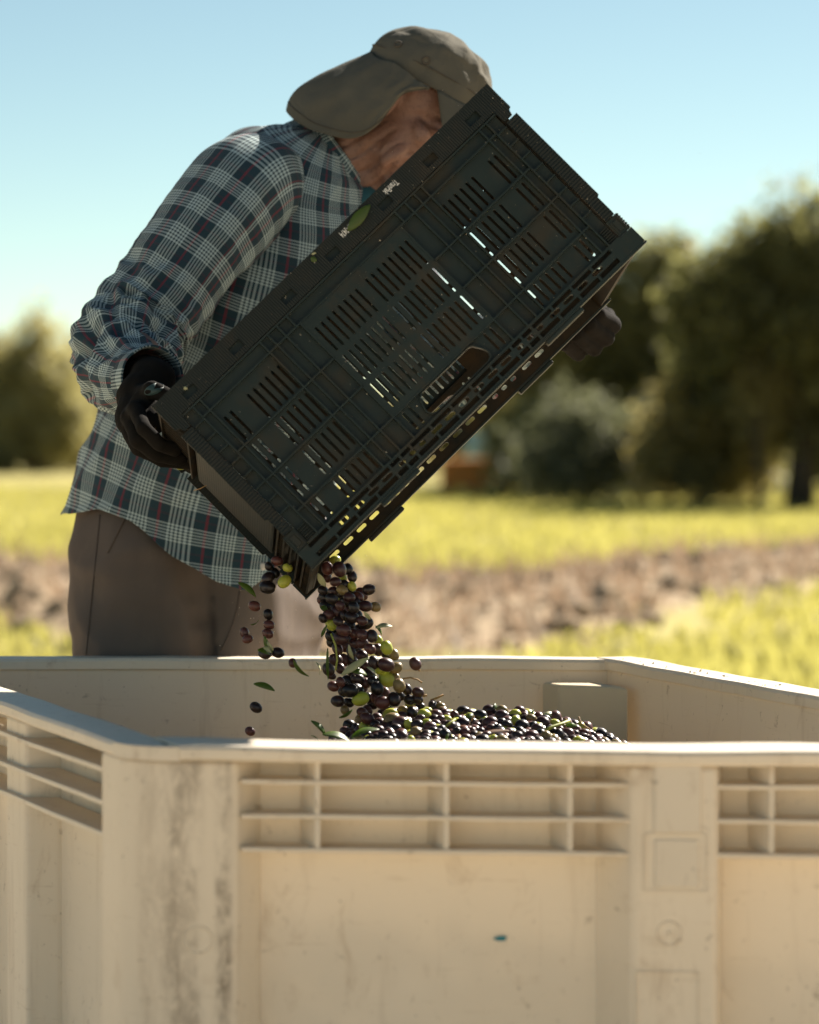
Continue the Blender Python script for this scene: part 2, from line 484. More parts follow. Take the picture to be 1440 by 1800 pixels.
M['leaf_dry'] = m_leaf('dry_leaf', (0.16, 0.09, 0.05), (0.2, 0.12, 0.07), (0.3, 0.15, 0.05), 0.25, 0.7)
M['twig'] = simple('dry_twig', (0.34, 0.21, 0.09), 0.7, 0.3, 100)
M['stem'] = simple('green_stem', (0.26, 0.28, 0.05), 0.5, 0.2, 100)
M['crumb'] = simple('pale_chaff', (0.65, 0.58, 0.45), 0.8, 0.2)
M['blue_chip'] = simple('blue_flake', (0.03, 0.20, 0.25), 0.5, 0.1)
M['bark'] = simple('grey_bark', (0.060, 0.048, 0.036), 0.95, 0.3, 8, 0.1)
OL = {
    'k': m_olive('olive_skin_black', (0.010, 0.007, 0.007), (0.034, 0.016, 0.015), (0.06, 0.05, 0.05)),
    'p': m_olive('olive_skin_purple', (0.040, 0.014, 0.015), (0.12, 0.046, 0.038), (0.14, 0.09, 0.08)),
    'r': m_olive('olive_skin_reddish', (0.080, 0.024, 0.020), (0.14, 0.050, 0.038), (0.20, 0.12, 0.09)),
    'g': m_olive('olive_skin_green', (0.34, 0.38, 0.030), (0.48, 0.48, 0.075), (0.16, 0.17, 0.03)),
    'm': m_olive('olive_skin_turning', (0.26, 0.24, 0.07), (0.34, 0.27, 0.10), (0.12, 0.07, 0.04), mottle=(0.13, 0.055, 0.035)),
}

def crown_mat(name, a, b, tr, amt=0.4):
    t = NT(name); geo = t.new('ShaderNodeNewGeometry')
    f = t.noise(geo.outputs['Position'], 1.6, 4); f2 = t.noise(geo.outputs['Position'], 9, 2)
    c = t.mix(f, a, b); c = t.mix(t.math('MULTIPLY', f2, 0.4), c, tuple(x * 0.6 for x in a))
    t.base(c); t.set(Roughness=0.6); t.translucent(tr, amt); return t.m

# ------------------------------------------------------------------ ground
def dirt_mask(x, y):
    """1 on the bare bank, 0 on grass"""
    n = noise.noise(Vector((x * 0.16, y * 0.12, 3.1))) * 3.2 + noise.noise(Vector((x * 0.6, y * 0.35, 7.7))) * 1.6
    near = 12.2 + n * 0.4 + 2.4 * max(x - 0.2, 0) + 2.4 * max(-x - 1, 0)
    far = 20.5 + n * 1.2 + 2.1 * max(x, 0) + 0.9 * max(-x, 0)
    a = min(max((y - near) / 1.6, 0), 1); b = min(max((far - y) / 3.5, 0), 1)
    return min(a, b)

def ground_z(x, y):
    z = 0.0
    if y > 8:
        m = dirt_mask(x, y)
        z += 0.16 * m + 0.13 * m * noise.noise(Vector((x * 1.3, y * 1.3, 0.3)))
        z += 0.05 * noise.noise(Vector((x * 0.25, y * 0.25, 9.0))) * min((y - 8) / 6, 1)
    return z

def axis(a, b, n, far, k):
    inner = np.linspace(a, b, n); step = (b - a) / (n - 1)
    out = np.array([step * (1.0 * i + 0.0035 * far / step * (i / k) ** 3 * 1.0) for i in range(1, k + 1)])
    out = out / out[-1] * far
    return np.concatenate([a - out[::-1], inner, b + out])

xs = axis(-14, 14, 113, 2500, 14); ys = axis(-4, 52, 190, 2500, 14)
gv = [(float(x), float(y), ground_z(float(x), float(y))) for y in ys for x in xs]
nx = len(xs); gf = [(j * nx + i, j * nx + i + 1, (j + 1) * nx + i + 1, (j + 1) * nx + i) for j in range(len(ys) - 1) for i in range(nx - 1)]
def m_ground():
    t = NT('field_ground'); geo = t.new('ShaderNodeNewGeometry'); pos = geo.outputs['Position']
    at = t.new('ShaderNodeAttribute', attribute_name='dirt')
    g1 = t.noise(pos, 0.7, 5); g2 = t.noise(pos, 5, 5)
    grass = t.mix(g1, (0.23, 0.215, 0.052), (0.38, 0.33, 0.12)); grass = t.mix(t.math('MULTIPLY', g2, 0.45), grass, (0.36, 0.30, 0.14))
    dirt = t.mix(t.ramp(g2, [(0.35, (0, 0, 0)), (0.65, (1, 1, 1))]), (0.14, 0.100, 0.062), (0.42, 0.325, 0.21)); dirt = t.mix(t.math('MULTIPLY', g1, 0.4), dirt, (0.38, 0.30, 0.20))
    bounce_ground = t.mix(g2, (0.48, 0.385, 0.27), (0.62, 0.51, 0.37))  # pale unseen ground near the camera, added to bounce light into the shade
    sep = t.new('ShaderNodeSeparateXYZ'); t.l.new(at.outputs['Color'], sep.inputs[0])
    e = t.math('ADD', sep.outputs[0], t.math('MULTIPLY', t.math('SUBTRACT', t.noise(pos, 1.1, 5), 0.5), 1.5), clamp=True)
    c = t.mix(t.ramp(e, [(0.35, (0, 0, 0)), (0.65, (1, 1, 1))]), grass, dirt)
    c = t.mix(sep.outputs[1], c, bounce_ground)
    t.base(c); t.set(Roughness=0.95); t.b.inputs['Specular IOR Level'].default_value = 0.1
    t.bump(g2, 0.6, 0.05); return t.m
ground = mesh_obj('ground', gv, gf, m_ground(), None, True); tag(ground, kind='structure')
ca = ground.data.color_attributes.new('dirt', 'FLOAT_COLOR', 'POINT')
for i, v in enumerate(gv):
    bounce_mask = min(max((11.5 - v[1] + noise.noise(Vector((v[0] * .5, v[1] * .5, 1))) * 2) / 3, 0), 1)
    ca.data[i].color = (dirt_mask(v[0], v[1]) if 8 < v[1] < 60 else 0.0, bounce_mask, 0, 1)

# grass blades over the green bands of the field (nobody could count them: stuff)
def blades(name, n, test, ymin, ymax, hmin, hmax, mat, w=0.016):
    yy = ymin + (ymax - ymin) * rng.random(n) ** 1.1; xx = (rng.random(n) * 2 - 1) * (0.175 * yy + 0.8)
    V, F = [], []
    for x, y in zip(xx, yy):
        if not test(x, y): continue
        a = rng.random() * 6.283; h = hmin + (hmax - hmin) * rng.random(); ww = w * (0.6 + 0.8 * rng.random())
        z = ground_z(x, y) - 0.01; dx, dy = math.cos(a) * ww, math.sin(a) * ww
        lx, ly = (rng.random() - .5) * h * 1.1, (rng.random() - .5) * h * 1.1
        k = len(V); V += [(x - dx, y - dy, z), (x + dx, y + dy, z), (x + lx, y + ly, z + h)]; F.append((k, k + 1, k + 2))
    o = mesh_obj(name, V, F, mat); tag(o, kind='stuff'); return o
m_grass = crown_mat('backlit_grass', (0.19, 0.20, 0.040), (0.36, 0.32, 0.12), (0.50, 0.46, 0.12), 0.5)
o = blades('grass', 56000, lambda x, y: dirt_mask(x, y) < 0.36 + 0.6 * noise.noise(Vector((x * .8, y * .8, 0))), 11.5, 50, 0.04, 0.11, m_grass, 0.024)
tag(o, 'short yellow green grass covering the sunlit field behind the bin', 'grass')
m_straw = crown_mat('dry_straw', (0.20, 0.13, 0.09), (0.42, 0.31, 0.22), (0.40, 0.28, 0.18), 0.3)
o = blades('dry_grass', 9000, lambda x, y: dirt_mask(x, y) > 0.4, 13, 36, 0.06, 0.22, m_straw, 0.014)
tag(o, 'dry pinkish brown weeds and straw on the bare bank across the field', 'dry weeds')
# clods and stones of the bare bank
V, F = [], []
ico = bmesh.new(); bmesh.ops.create_icosphere(ico, subdivisions=1, radius=1.0)
iv = [v.co.copy() for v in ico.verts]; iff = [tuple(v.index for v in f.verts) for f in ico.faces]; ico.free()
for _ in range(2600):
    y = 13 + 22 * rng.random(); x = (rng.random() * 2 - 1) * (0.17 * y + 0.5)
    if dirt_mask(x, y) < 0.45: continue
    s = 0.025 + 0.10 * rng.random() ** 3; k = len(V); sd = rng.random() * 50
    for v in iv:
        q = v * (1 + 0.5 * noise.noise(v * 1.3 + Vector((sd, 0, 0))))
        V.append((x + q.x * s, y + q.y * s, ground_z(x, y) + q.z * s * 0.7))
    F += [tuple(i + k for i in f) for f in iff]
o = mesh_obj('rubble', V, F, simple('clod_earth', (0.27, 0.205, 0.135), 0.95, 0.45, 1.5, 0.1)); tag(o, 'loose clods and stones lying on the bare brown bank', 'rubble', kind='stuff')

# ------------------------------------------------------------------ trees
def leaf_mesh(name, lobes, n_clumps, per, size, mat, parent):
    """lobes: (cx,cy,cz,rx,ry,rz); leaves in clumps near each lobe's outer shell"""
    cs, rr = [], []
    vol = np.array([l[3] * l[4] * l[5] for l in lobes]) ** 0.67; vol /= vol.sum()
    for l, share in zip(lobes, vol):
        k = max(3, int(n_clumps * share))
        d = rng.normal(size=(k, 3)); d /= np.linalg.norm(d, axis=1)[:, None]
        r = (0.25 + 0.75 * rng.random(k) ** 0.45)[:, None]
        c = np.array(l[:3]) + d * r * np.array(l[3:6]); c = c[c[:, 2] > 0.15]
        cs.append(c)
    cs = np.concatenate(cs); k = len(cs)
    cr = size * (1.6 + 2.6 * rng.random(k))
    c = np.repeat(cs, per, 0) + np.clip(rng.normal(size=(k * per, 3)), -1.8, 1.8) * np.repeat(cr, per)[:, None] * 0.6
    n = len(c)
    a = rng.normal(size=(n, 3)); a /= np.linalg.norm(a, axis=1)[:, None]
    b = np.cross(a, rng.normal(size=(n, 3))); b /= np.linalg.norm(b, axis=1)[:, None]
    s = size * (0.6 + 0.8 * rng.random(n))[:, None]
    v = np.stack([c - a * s, c - b * s * 0.38, c + a * s, c + b * s * 0.38], 1).reshape(-1, 3)
    v[:, 2] = np.maximum(v[:, 2], 0.02)
    me = bpy.data.meshes.new(name)
    me.vertices.add(len(v)); me.vertices.foreach_set('co', v.ravel())
    me.loops.add(n * 4); me.loops.foreach_set('vertex_index', np.arange(n * 4, dtype=np.int32))
    me.polygons.add(n); me.polygons.foreach_set('loop_start', np.arange(0, n * 4, 4, dtype=np.int32))
    me.update(calc_edges=True); me.materials.append(mat)
    return link(bpy.data.objects.new(name, me), parent)

def tree(name, base, lobes, label, mat, trunk_r, n_clumps, per=26, size=0.09, group=None, cat='tree', trunk_lean=(0, 0)):
    """lobes relative to base"""
    bx, by = base; e = empty(name, (bx, by, ground_z(bx, by))); tag(e, label, cat, group)
    top = max(l[2] for l in lobes)
    parts = []
    fork = Vector((trunk_lean[0], trunk_lean[1], min(top * 0.42, 1.5)))
    pts = [Vector((0, 0, -0.1)), Vector((fork.x * 0.3 + 0.05, fork.y * 0.3, fork.z * 0.5)), fork]
    parts.append(tube('', pts, [trunk_r * 1.25, trunk_r, trunk_r * 0.85], None, link_it=False, n=9))
    for l in lobes:
        c = Vector(l[:3]); m = fork.lerp(c, 0.5) + Vector((rng.normal() * .12, rng.normal() * .12, 0.1))
        parts.append(tube('', [fork - Vector((0, 0, 0.1)), m, c], [trunk_r * 0.6, trunk_r * 0.38, trunk_r * 0.14], None, link_it=False, n=6))
        for _ in range(3):
            q = c + Vector((rng.normal() * l[3] * .5, rng.normal() * l[4] * .5, rng.normal() * l[5] * .5))
            parts.append(tube('', [m, m.lerp(q, .6) + Vector((0, 0, .06)), q], [trunk_r * .26, trunk_r * .15, trunk_r * .05], None, link_it=False, n=5))
    V, F = [], []
    for v, f in parts:
        k = len(V); V += v; F += [tuple(i + k for i in q) for q in f]
    mesh_obj('trunk', V, F, M['bark'], e, True)
    leaf_mesh('crown', lobes, n_clumps, per, size, mat, e)
    return e

def X(px, Y): return (px - 720) / FPX * Y
def Z(py, Y): return CAM_H - (py - 740) / FPX * Y
def lobes_px(base_x, Y, lst):
    """(px, py, rx_px, ry_px, dy) -> lobes relative to the base at X(base_x, Y)"""
    s = Y / FPX; bx = X(base_x, Y); out = []
    for px, py, rx, ry, dy in lst:
        out.append((X(px, Y) - bx, dy, Z(py, Y), rx * s, rx * s * 0.9, ry * s))
    return out
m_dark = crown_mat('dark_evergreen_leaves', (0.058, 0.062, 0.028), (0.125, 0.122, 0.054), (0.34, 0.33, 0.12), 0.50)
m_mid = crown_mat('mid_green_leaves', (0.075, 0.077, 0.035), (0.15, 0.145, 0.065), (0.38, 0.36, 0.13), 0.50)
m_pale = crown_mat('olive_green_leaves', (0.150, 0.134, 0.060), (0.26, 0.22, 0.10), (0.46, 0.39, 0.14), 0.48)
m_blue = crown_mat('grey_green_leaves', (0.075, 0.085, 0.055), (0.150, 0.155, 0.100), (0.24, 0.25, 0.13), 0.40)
m_far = crown_mat('haze_pale_olive_leaves', (0.22, 0.205, 0.100), (0.33, 0.30, 0.155), (0.52, 0.47, 0.20), 0.48)  # paler olive leaves: distance haze and sun put into the colour
G_T = 'trees and bushes beyond the field'
tree('oak_tree', (X(1405, 39), 39), lobes_px(1405, 39, [(1395, 430, 85, 85, 0), (1330, 560, 120, 110, .4), (1440, 560, 120, 130, -.2), (1250, 520, 70, 70, .6), (1520, 480, 110, 130, .2), (1390, 700, 120, 90, .8), (1480, 720, 120, 120, .4), (1300, 680, 100, 90, .9), (1270, 600, 80, 80, .9), (1310, 470, 70, 60, .5), (1460, 640, 90, 90, .9)]),
     'tallest dark tree at the edge of the photo with a bare trunk on the grass', m_dark, 0.17, 950, group=G_T)
tree('leafy_tree', (X(1150, 46), 46), lobes_px(1150, 46, [(1172, 455, 45, 55, 0), (1120, 520, 80, 75, 0), (1215, 540, 85, 80, .3), (1040, 600, 100, 90, 0), (1150, 680, 120, 110, .3), (1240, 650, 90, 110, .6), (1010, 720, 100, 110, .5), (1080, 780, 120, 70, .8), (1200, 760, 110, 90, .9), (940, 690, 70, 80, .9)]),
     'broad tree behind the gloved fist with two rounded tops against the sky', m_mid, 0.15, 950, group=G_T)
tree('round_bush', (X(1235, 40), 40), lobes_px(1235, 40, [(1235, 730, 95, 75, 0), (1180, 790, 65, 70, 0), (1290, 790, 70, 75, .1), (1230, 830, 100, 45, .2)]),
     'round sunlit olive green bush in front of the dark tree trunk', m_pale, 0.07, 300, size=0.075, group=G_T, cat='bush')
tree('grey_bush', (X(1025, 41), 41), lobes_px(1025, 41, [(1040, 760, 60, 55, 0), (965, 800, 70, 55, .3), (1110, 790, 75, 65, .2), (1020, 830, 110, 35, 0), (1000, 720, 40, 40, .4)]),
     'small grey green bush at the grass edge below the gloved fist', m_blue, 0.05, 220, size=0.07, group=G_T, cat='bush')
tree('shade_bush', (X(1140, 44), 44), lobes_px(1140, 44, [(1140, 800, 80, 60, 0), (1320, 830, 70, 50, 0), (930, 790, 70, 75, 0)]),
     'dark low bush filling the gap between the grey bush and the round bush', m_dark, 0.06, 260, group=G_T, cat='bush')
tree('edge_shrub', (X(1330, 38.5), 38.5), lobes_px(1330, 38.5, [(1360, 650, 50, 70, .6), (1345, 720, 40, 60, .4)]),
     'pale sunlit leaves of a shrub beside the bare trunk', m_pale, 0.05, 110, size=0.07, group=G_T, cat='shrub')
tree('far_tree', (X(1080, 53), 53), lobes_px(1080, 53, [(1080, 620, 130, 80, 0), (980, 700, 110, 90, 0), (1180, 700, 130, 90, .3), (1290, 640, 110, 110, .5), (1400, 640, 120, 120, .6), (1060, 790, 150, 60, 0)]),
     'wide tree filling the back of the wood behind the other crowns', m_mid, 0.15, 620, size=0.11, group=G_T)
tree('pale_tree', (X(800, 62), 62), lobes_px(800, 62, [(800, 740, 70, 60, 0), (720, 760, 70, 55, 0), (880, 730, 60, 70, .4)]),
     'pale hazy tree seen under the lower edge of the tilted crate', m_pale, 0.1, 240, size=0.11, group=G_T)
for i, (px, Yd, top, wd, lab) in enumerate([
        (62, 66, 560, 70, 'pointed olive tree standing left of the plaid sleeve, taller than its neighbours'),
        (130, 69, 588, 78, 'olive tree closest to the plaid shirt behind the elbow'),
        (4, 67, 588, 82, 'olive tree cut by the photo edge beside the pointed one'),
        (-85, 70, 600, 60, 'olive tree just outside the photo edge'),
        (230, 70, 620, 70, 'olive tree hidden behind the plaid shirt'),
        (420, 72, 640, 80, 'olive tree hidden behind the tilted crate'),
        (590, 75, 660, 70, 'olive tree hidden behind the slotted wall of the crate')]):
    h = 815
    L = [(px, top + 55, wd * 0.45, 55, 0), (px - wd * .35, top + 120, wd * .7, 65, .2), (px + wd * .4, top + 130, wd * .7, 70, -.2), (px, top + 180, wd, 60, 0)]
    if i == 0: L.append((px, top + 8, 11, 45, 0))
    L = [(a, b, c * 1.25, d, e) for a, b, c, d, e in L] + [(px - wd * .8, 760, wd * .8, 50, .3), (px + wd * .8, 755, wd * .8, 55, -.3)]
    tree('olive_tree', (X(px, Yd), Yd), lobes_px(px, Yd, L), lab, m_far if i != 2 else m_pale, 0.11, 360, size=0.11, group='olive trees across the field')

# distant orange bin at field edge; blue drum added for a bluish patch
ob = empty('orange_bin', (X(838, 47), 47, 0)); tag(ob, 'blurred orange harvest bin far off at the field edge under the crate', 'bin')
m_or = simple('orange_plastic', (0.55, 0.20, 0.035), 0.5, 0.15, 3)
box('body', -0.55, 0.55, -0.5, 0.5, 0.10, 0.46, m_or, ob, 0.03)
box('rim', -0.60, 0.60, -0.55, 0.55, 0.462, 0.53, m_or, ob, 0.02)
for x in (-0.4, -0.13, 0.13, 0.4): box('rib', x - 0.02, x + 0.02, -0.54, -0.502, 0.12, 0.455, m_or, ob)
for x in (-0.45, 0, 0.45): box('foot', x - 0.08, x + 0.08, -0.48, 0.48, 0.0, 0.098, m_or, ob)
m_bl = simple('pale_blue_plastic', (0.22, 0.40, 0.46), 0.5, 0.1, 3)
bl = empty('bluish_stand_in', (X(852, 48.5), 48.5, 0)); tag(bl, 'blurred pale blue drum shape added as stand-in for a bluish patch behind the far bin', 'drum')
v, f = loft([[Vector((r * math.cos(a), r * math.sin(a), z)) for a in np.linspace(0, 2 * math.pi, 24, endpoint=False)] for z, r in
             ((0, .28), (.02, .30), (.30, .30), (.32, .315), (.34, .30), (.62, .30), (.64, .315), (.66, .30), (.93, .30), (.96, .28))], cap0=True, cap1=True)
mesh_obj('stand_in_wall', v, f, m_bl, bl, True)
box('lid_bung', -0.05, 0.05, 0.1, 0.18, 0.962, 1.0, m_bl, bl, 0.01)

# ------------------------------------------------------------------ harvest bin
RIM = 0.755
P1 = Vector((-0.305, 3.330)); P2 = Vector((0.845, 3.235)); P3 = Vector((0.330, 4.600)); P4 = Vector((-0.815, 4.615))
hb = empty('harvest_bin', (0, 0, 0)); tag(hb, 'large cream plastic harvest bin with ribbed walls catching the olives', 'bin')
def wall_frame(a, b):
    s = (b - a).normalized(); n = Vector((s.y, -s.x))        # outward normal when going a->b along the near wall
    return s, n
def walk(a, s, n, ds, dn, z): 
    p = a + s * ds + n * dn; return Vector((p.x, p.y, z))
s1, n1t = wall_frame(P1, P2)
n1 = (P1 - P4).normalized(); n1 = n1 / n1.dot(n1t)        # the walls meet at a skewed corner: recesses run back along the side wall
def prism(name, plan, z0, z1, mat, parent, bevel=0.004, smooth=False):
    """plan: list of 2D points (counter-clockwise)"""
    n = len(plan)
    vs_ = [(p[0], p[1], z0) for p in plan] + [(p[0], p[1], z1) for p in plan]
    fs_ = [tuple(reversed(range(n))), tuple(range(n, 2 * n))] + [(i, (i + 1) % n, n + (i + 1) % n, n + i) for i in range(n)]
    o = mesh_obj(name, vs_, fs_, mat, parent)
    bm = bmesh.new(); bm.from_mesh(o.data); bmesh.ops.recalc_face_normals(bm, faces=bm.faces); bm.to_mesh(o.data); bm.free()
    if bevel:
        m = o.modifiers.new('bevel', 'BEVEL'); m.width = bevel; m.segments = 3; m.limit_method = 'ANGLE'; m.angle_limit = R_(25)
        o.data.polygons.foreach_set('use_smooth', [True] * len(o.data.polygons))
        w = o.modifiers.new('wn', 'WEIGHTED_NORMAL'); w.keep_sharp = False
    return o
def q2(a, s, n, lst): return [tuple(a + s * ds + n * dn) for ds, dn in lst]
REC = 0.052           # depth of the wall panels behind the posts
ZB = 0.10
def px_s(px, py, dn=0.0):
    """distance along the near wall of a pixel, on the plane dn outside it"""
    d = ray(px, py); o2 = Vector((0, 0)) - (P1 + n1 * dn); dd = Vector((d.x, d.y))
    t = -(o2.dot(n1t)) / dd.dot(n1t); hit = Vector((0, 0)) + dd * t
    return (hit - (P1 + n1 * dn)).dot(s1), CAM_H + d.z * t
sl, nl = (P1 - P4).normalized(), None
sL = (P4 - P1).normalized(); nL = Vector((sL.y, -sL.x)); 
if nL.dot(Vector((1, 0))) > 0: nL = -nL
LW = (P2 - P1).length
c_l, _ = px_s(412, 1450); c_in, _ = px_s(458, 1450, -REC)
p_l0, _ = px_s(1048, 1600, -REC); p_l, _ = px_s(1112, 1450); p_r, _ = px_s(1262, 1450); p_r0, _ = px_s(1268, 1450, -REC)
# near wall: recessed panels, corner posts, centre post
def panel(a, s, n, d0, d1, name='wall_panel'):
    return prism(name, q2(a, s, n, [(d0, -REC), (d0, -REC - 0.012), (d1, -REC - 0.012), (d1, -REC)]), ZB, RIM - 0.018, M['bin'], hb, 0)
# corner post (rounded), wraps from the left wall onto the near wall
lw_len = 0.118
plan = [tuple(P1 + sL * lw_len + nL * 0.0), tuple(P1 + sL * lw_len - nL * (REC + 0.014))]
inner = P1 - n1 * (REC + 0.014) - nL * (REC + 0.014)
plan += [tuple(inner)]
plan += q2(P1, s1, n1, [(c_in, -REC - 0.014), (c_in, -REC + 0.001), (c_l + 0.004, -0.004), (c_l - 0.012, 0.0)])
rad = 0.055
for i in range(9):
    t = i / 8; a = P1 + s1 * rad; b = P1 + sL * rad
    plan.append(tuple(a * (1 - t) ** 2 + P1 * 2 * t * (1 - t) + b * t * t))
prism('corner_post', plan, ZB, RIM - 0.016, M['bin_scuffed'], hb, 0.006)
panel(P1, s1, n1, c_in - 0.002, p_l0 + 0.002)
prism('centre_post', q2(P1, s1, n1, [(p_l, 0), (p_l0, -REC + 0.001), (p_l0, -REC - 0.014), (p_r0 + 0.004, -REC - 0.014), (p_r0, -REC + 0.001), (p_r, 0)]), ZB, RIM - 0.016, M['bin'], hb, 0.008)
panel(P1, s1, n1, p_r0 - 0.002, LW - 0.13)
prism('corner_post', q2(P1, s1, n1, [(LW - 0.10, 0), (LW - 0.135, -REC + 0.001), (LW - 0.135, -REC - 0.014), (LW, -REC - 0.014), (LW, 0)]), ZB, RIM - 0.016, M['bin'], hb, 0.008)
# horizontal and vertical ribs of the near wall
def rib_box(a, s, n, d0, d1, z0, z1, dn0=-REC + 0.002, dn1=-0.003, name='rib', par=None, sag=0.0):
    N = 10; rings = []
    for i in range(N + 1):
        t = i / N; d = d0 + (d1 - d0) * t; dz = -sag * 4 * t * (1 - t) + 0.0012 * noise.noise(Vector((d * 9, z0 * 40, a.x)))
        out = dn1 + 0.002 * noise.noise(Vector((d * 7, z0 * 33, 5)))
        rings.append([walk(a, s, n, d, dn0, z0 + dz), walk(a, s, n, d, out, z0 + dz), walk(a, s, n, d, out, z1 + dz), walk(a, s, n, d, dn0, z1 + dz)])
    v, f = loft(rings, cap0=True, cap1=True)
    o = mesh_obj(name, v, f, M['bin'], par or hb)
    m = o.modifiers.new('b', 'BEVEL'); m.width = 0.0012; m.segments = 2; m.limit_method = 'ANGLE'
    return o
RZ = [px_s(780, y)[1] for y in (1379, 1440, 1499)]
pl_top, _ = px_s(447, 1440); pr_top, _ = px_s(1118, 1440)
for z in RZ:
    rib_box(P1, s1, n1, c_l + 0.010, p_l + 0.002, z - 0.0026, z + 0.0026, -REC + 0.002, -0.004)
    rib_box(P1, s1, n1, p_r - 0.006, LW - 0.115, z - 0.0026, z + 0.0026, -REC + 0.002, -0.004)
vx = [px_s(x, 1440)[0] for x in (563, 790, 1008)] + [px_s(1363, 1440)[0]]
vx += [vx[-1] + 0.14, vx[-1] + 0.28]
zt = RIM - 0.017
for d in vx:
    for z0, z1 in ((RZ[0] + .0028, zt), (RZ[1] + .0028, RZ[0] - .0028), (RZ[2] + .0028, RZ[1] - .0028)):
        v = [walk(P1, s1, n1, d + k, dn, z) for z in (z0, z1) for k, dn in ((-.0026, -REC + .002), (-.0026, -.007), (.0026, -.007), (.0026, -REC + .002))]
        mesh_obj('rib', v, [(0, 1, 2, 3), (7, 6, 5, 4), (0, 4, 5, 1), (1, 5, 6, 2), (2, 6, 7, 3), (3, 7, 4, 0)], M['bin'], hb)
# left wall
LL = (P4 - P1).length
def panelL(d0, d1): prism('wall_panel', q2(P1, sL, nL, [(d0, -REC), (d0, -REC - 0.012), (d1, -REC - 0.012), (d1, -REC)]), ZB, RIM - 0.018, M['bin'], hb, 0)
panelL(lw_len - 0.002, LL - 0.12)
prism('corner_post', q2(P1, sL, nL, [(LL - 0.115, 0), (LL - 0.115, -REC - 0.013), (LL, -REC - 0.013), (LL, 0)]), ZB, RIM - 0.016, M['bin'], hb, 0.01)
for z in RZ: rib_box(P1, sL, nL, lw_len + 0.003, LL - 0.118, z - 0.003, z + 0.003, -REC + 0.002, -0.003, sag=0.004)
for d in (0.50, 0.85):
    prism('wall_post', q2(P1, sL, nL, [(d, -0.012), (d - .02, -REC + .001), (d - .02, -REC - .0125), (d + .12, -REC - .0125), (d + .12, -REC + .001), (d + .10, -0.012)]), ZB, RIM - 0.019, M['bin'], hb, 0.008)
# far wall and right wall (inner faces show)
sF = (P3 - P4).normalized(); nF = Vector((-sF.y, sF.x)); LF = (P3 - P4).length
sR = (P2 - P3).normalized(); nR = Vector((-sR.y, sR.x)); LR = (P2 - P3).length
prism('wall_panel', q2(P4, sF, nF, [(0.0, 0), (0.0, -0.050), (LF - 0.004, -0.050), (LF - 0.004, 0)]), ZB, RIM - 0.016, M['bin'], hb, 0.004)
prism('wall_panel', q2(P3, sR, nR, [(0.004, 0), (0.004, -0.050), (LR, -0.050), (LR, 0)]), ZB, RIM - 0.016, M['bin'], hb, 0.004)
# moulded pocket pillar inside the far corner
pk = P3 - nF * 0.051 - nR * 0.051
tz = Z(1206, 4.47)
prism('corner_pillar', [tuple(pk - sF * 0.085), tuple(pk - sF * 0.062 - nF * 0.040), tuple(pk + sR * 0.075 - sF * 0.012), tuple(pk + sR * 0.10 + sF * 0.002), tuple(pk + sF * 0.002)], 0.12, tz, M['bin_opaque'], hb, 0.005)
# rim: a flange that runs round all four walls, slightly wavy
def rim_run(a, s, n, L, w_in, w_out, wav, seed, ends=(0, 0)):
    N = 60; rings = []
    for i in range(N + 1):
        d = -ends[0] + (L + ends[0] + ends[1]) * i / N
        e = wav * noise.noise(Vector((d * 5, seed, 0))); e2 = wav * 0.8 * noise.noise(Vector((d * 6, seed, 4)))
        zt_, zb_ = RIM + e2 * 0.8, RIM - 0.0155 + e2 * 0.5
        prof = [(-w_in, zb_), (w_out + e - 0.002, zb_), (w_out + e, zb_ + .003), (w_out + e, zt_ - .004), (w_out + e - 0.0035, zt_), (-w_in + .004, zt_ + 0.0005), (-w_in, zt_ - .004)]
        rings.append([walk(a, s, n, d, dn, z) for dn, z in prof])
    v, f = loft(rings, cap0=True, cap1=True)
    return mesh_obj('rim', v, f, M['bin'], hb, False)
rim_run(P1 + s1 * 0.0, s1, n1, LW, 0.082, 0.006, 0.004, 1, (-rad * 0.95, 0.0))
rim_run(P1, sL, nL, LL, 0.054, 0.004, 0.003, 2, (-rad * 0.95, 0))
rim_run(P4, sF, nF, LF, 0.056, 0.006, 0.003, 3)
rim_run(P3, sR, nR, LR, 0.056, 0.006, 0.004, 4, (0, 0))
plan = q2(P1, s1, n1, [(rad, -0.0815)]) + q2(P1, s1, n1, [(rad, 0.004)])
for i in range(9):
    t = i / 8; a = P1 + s1 * rad + n1 * .004; b = P1 + sL * rad + nL * .004; c = P1 + n1 * .004 + nL * .004
    plan.append(tuple(a * (1 - t) ** 2 + c * 2 * t * (1 - t) + b * t * t))
plan.append(tuple(P1 + sL * rad - nL * 0.0535))
for i in range(1, 6):
    t = i / 6; a = P1 + sL * rad - nL * 0.0535; b = P1 + s1 * rad - n1 * 0.0815; c = P1 - n1 * 0.065 - nL * 0.05
    plan.append(tuple(a * (1 - t) ** 2 + c * 2 * t * (1 - t) + b * t * t))
prism('rim', plan, RIM - 0.0158, RIM - 0.0005, M['bin'], hb, 0.003)
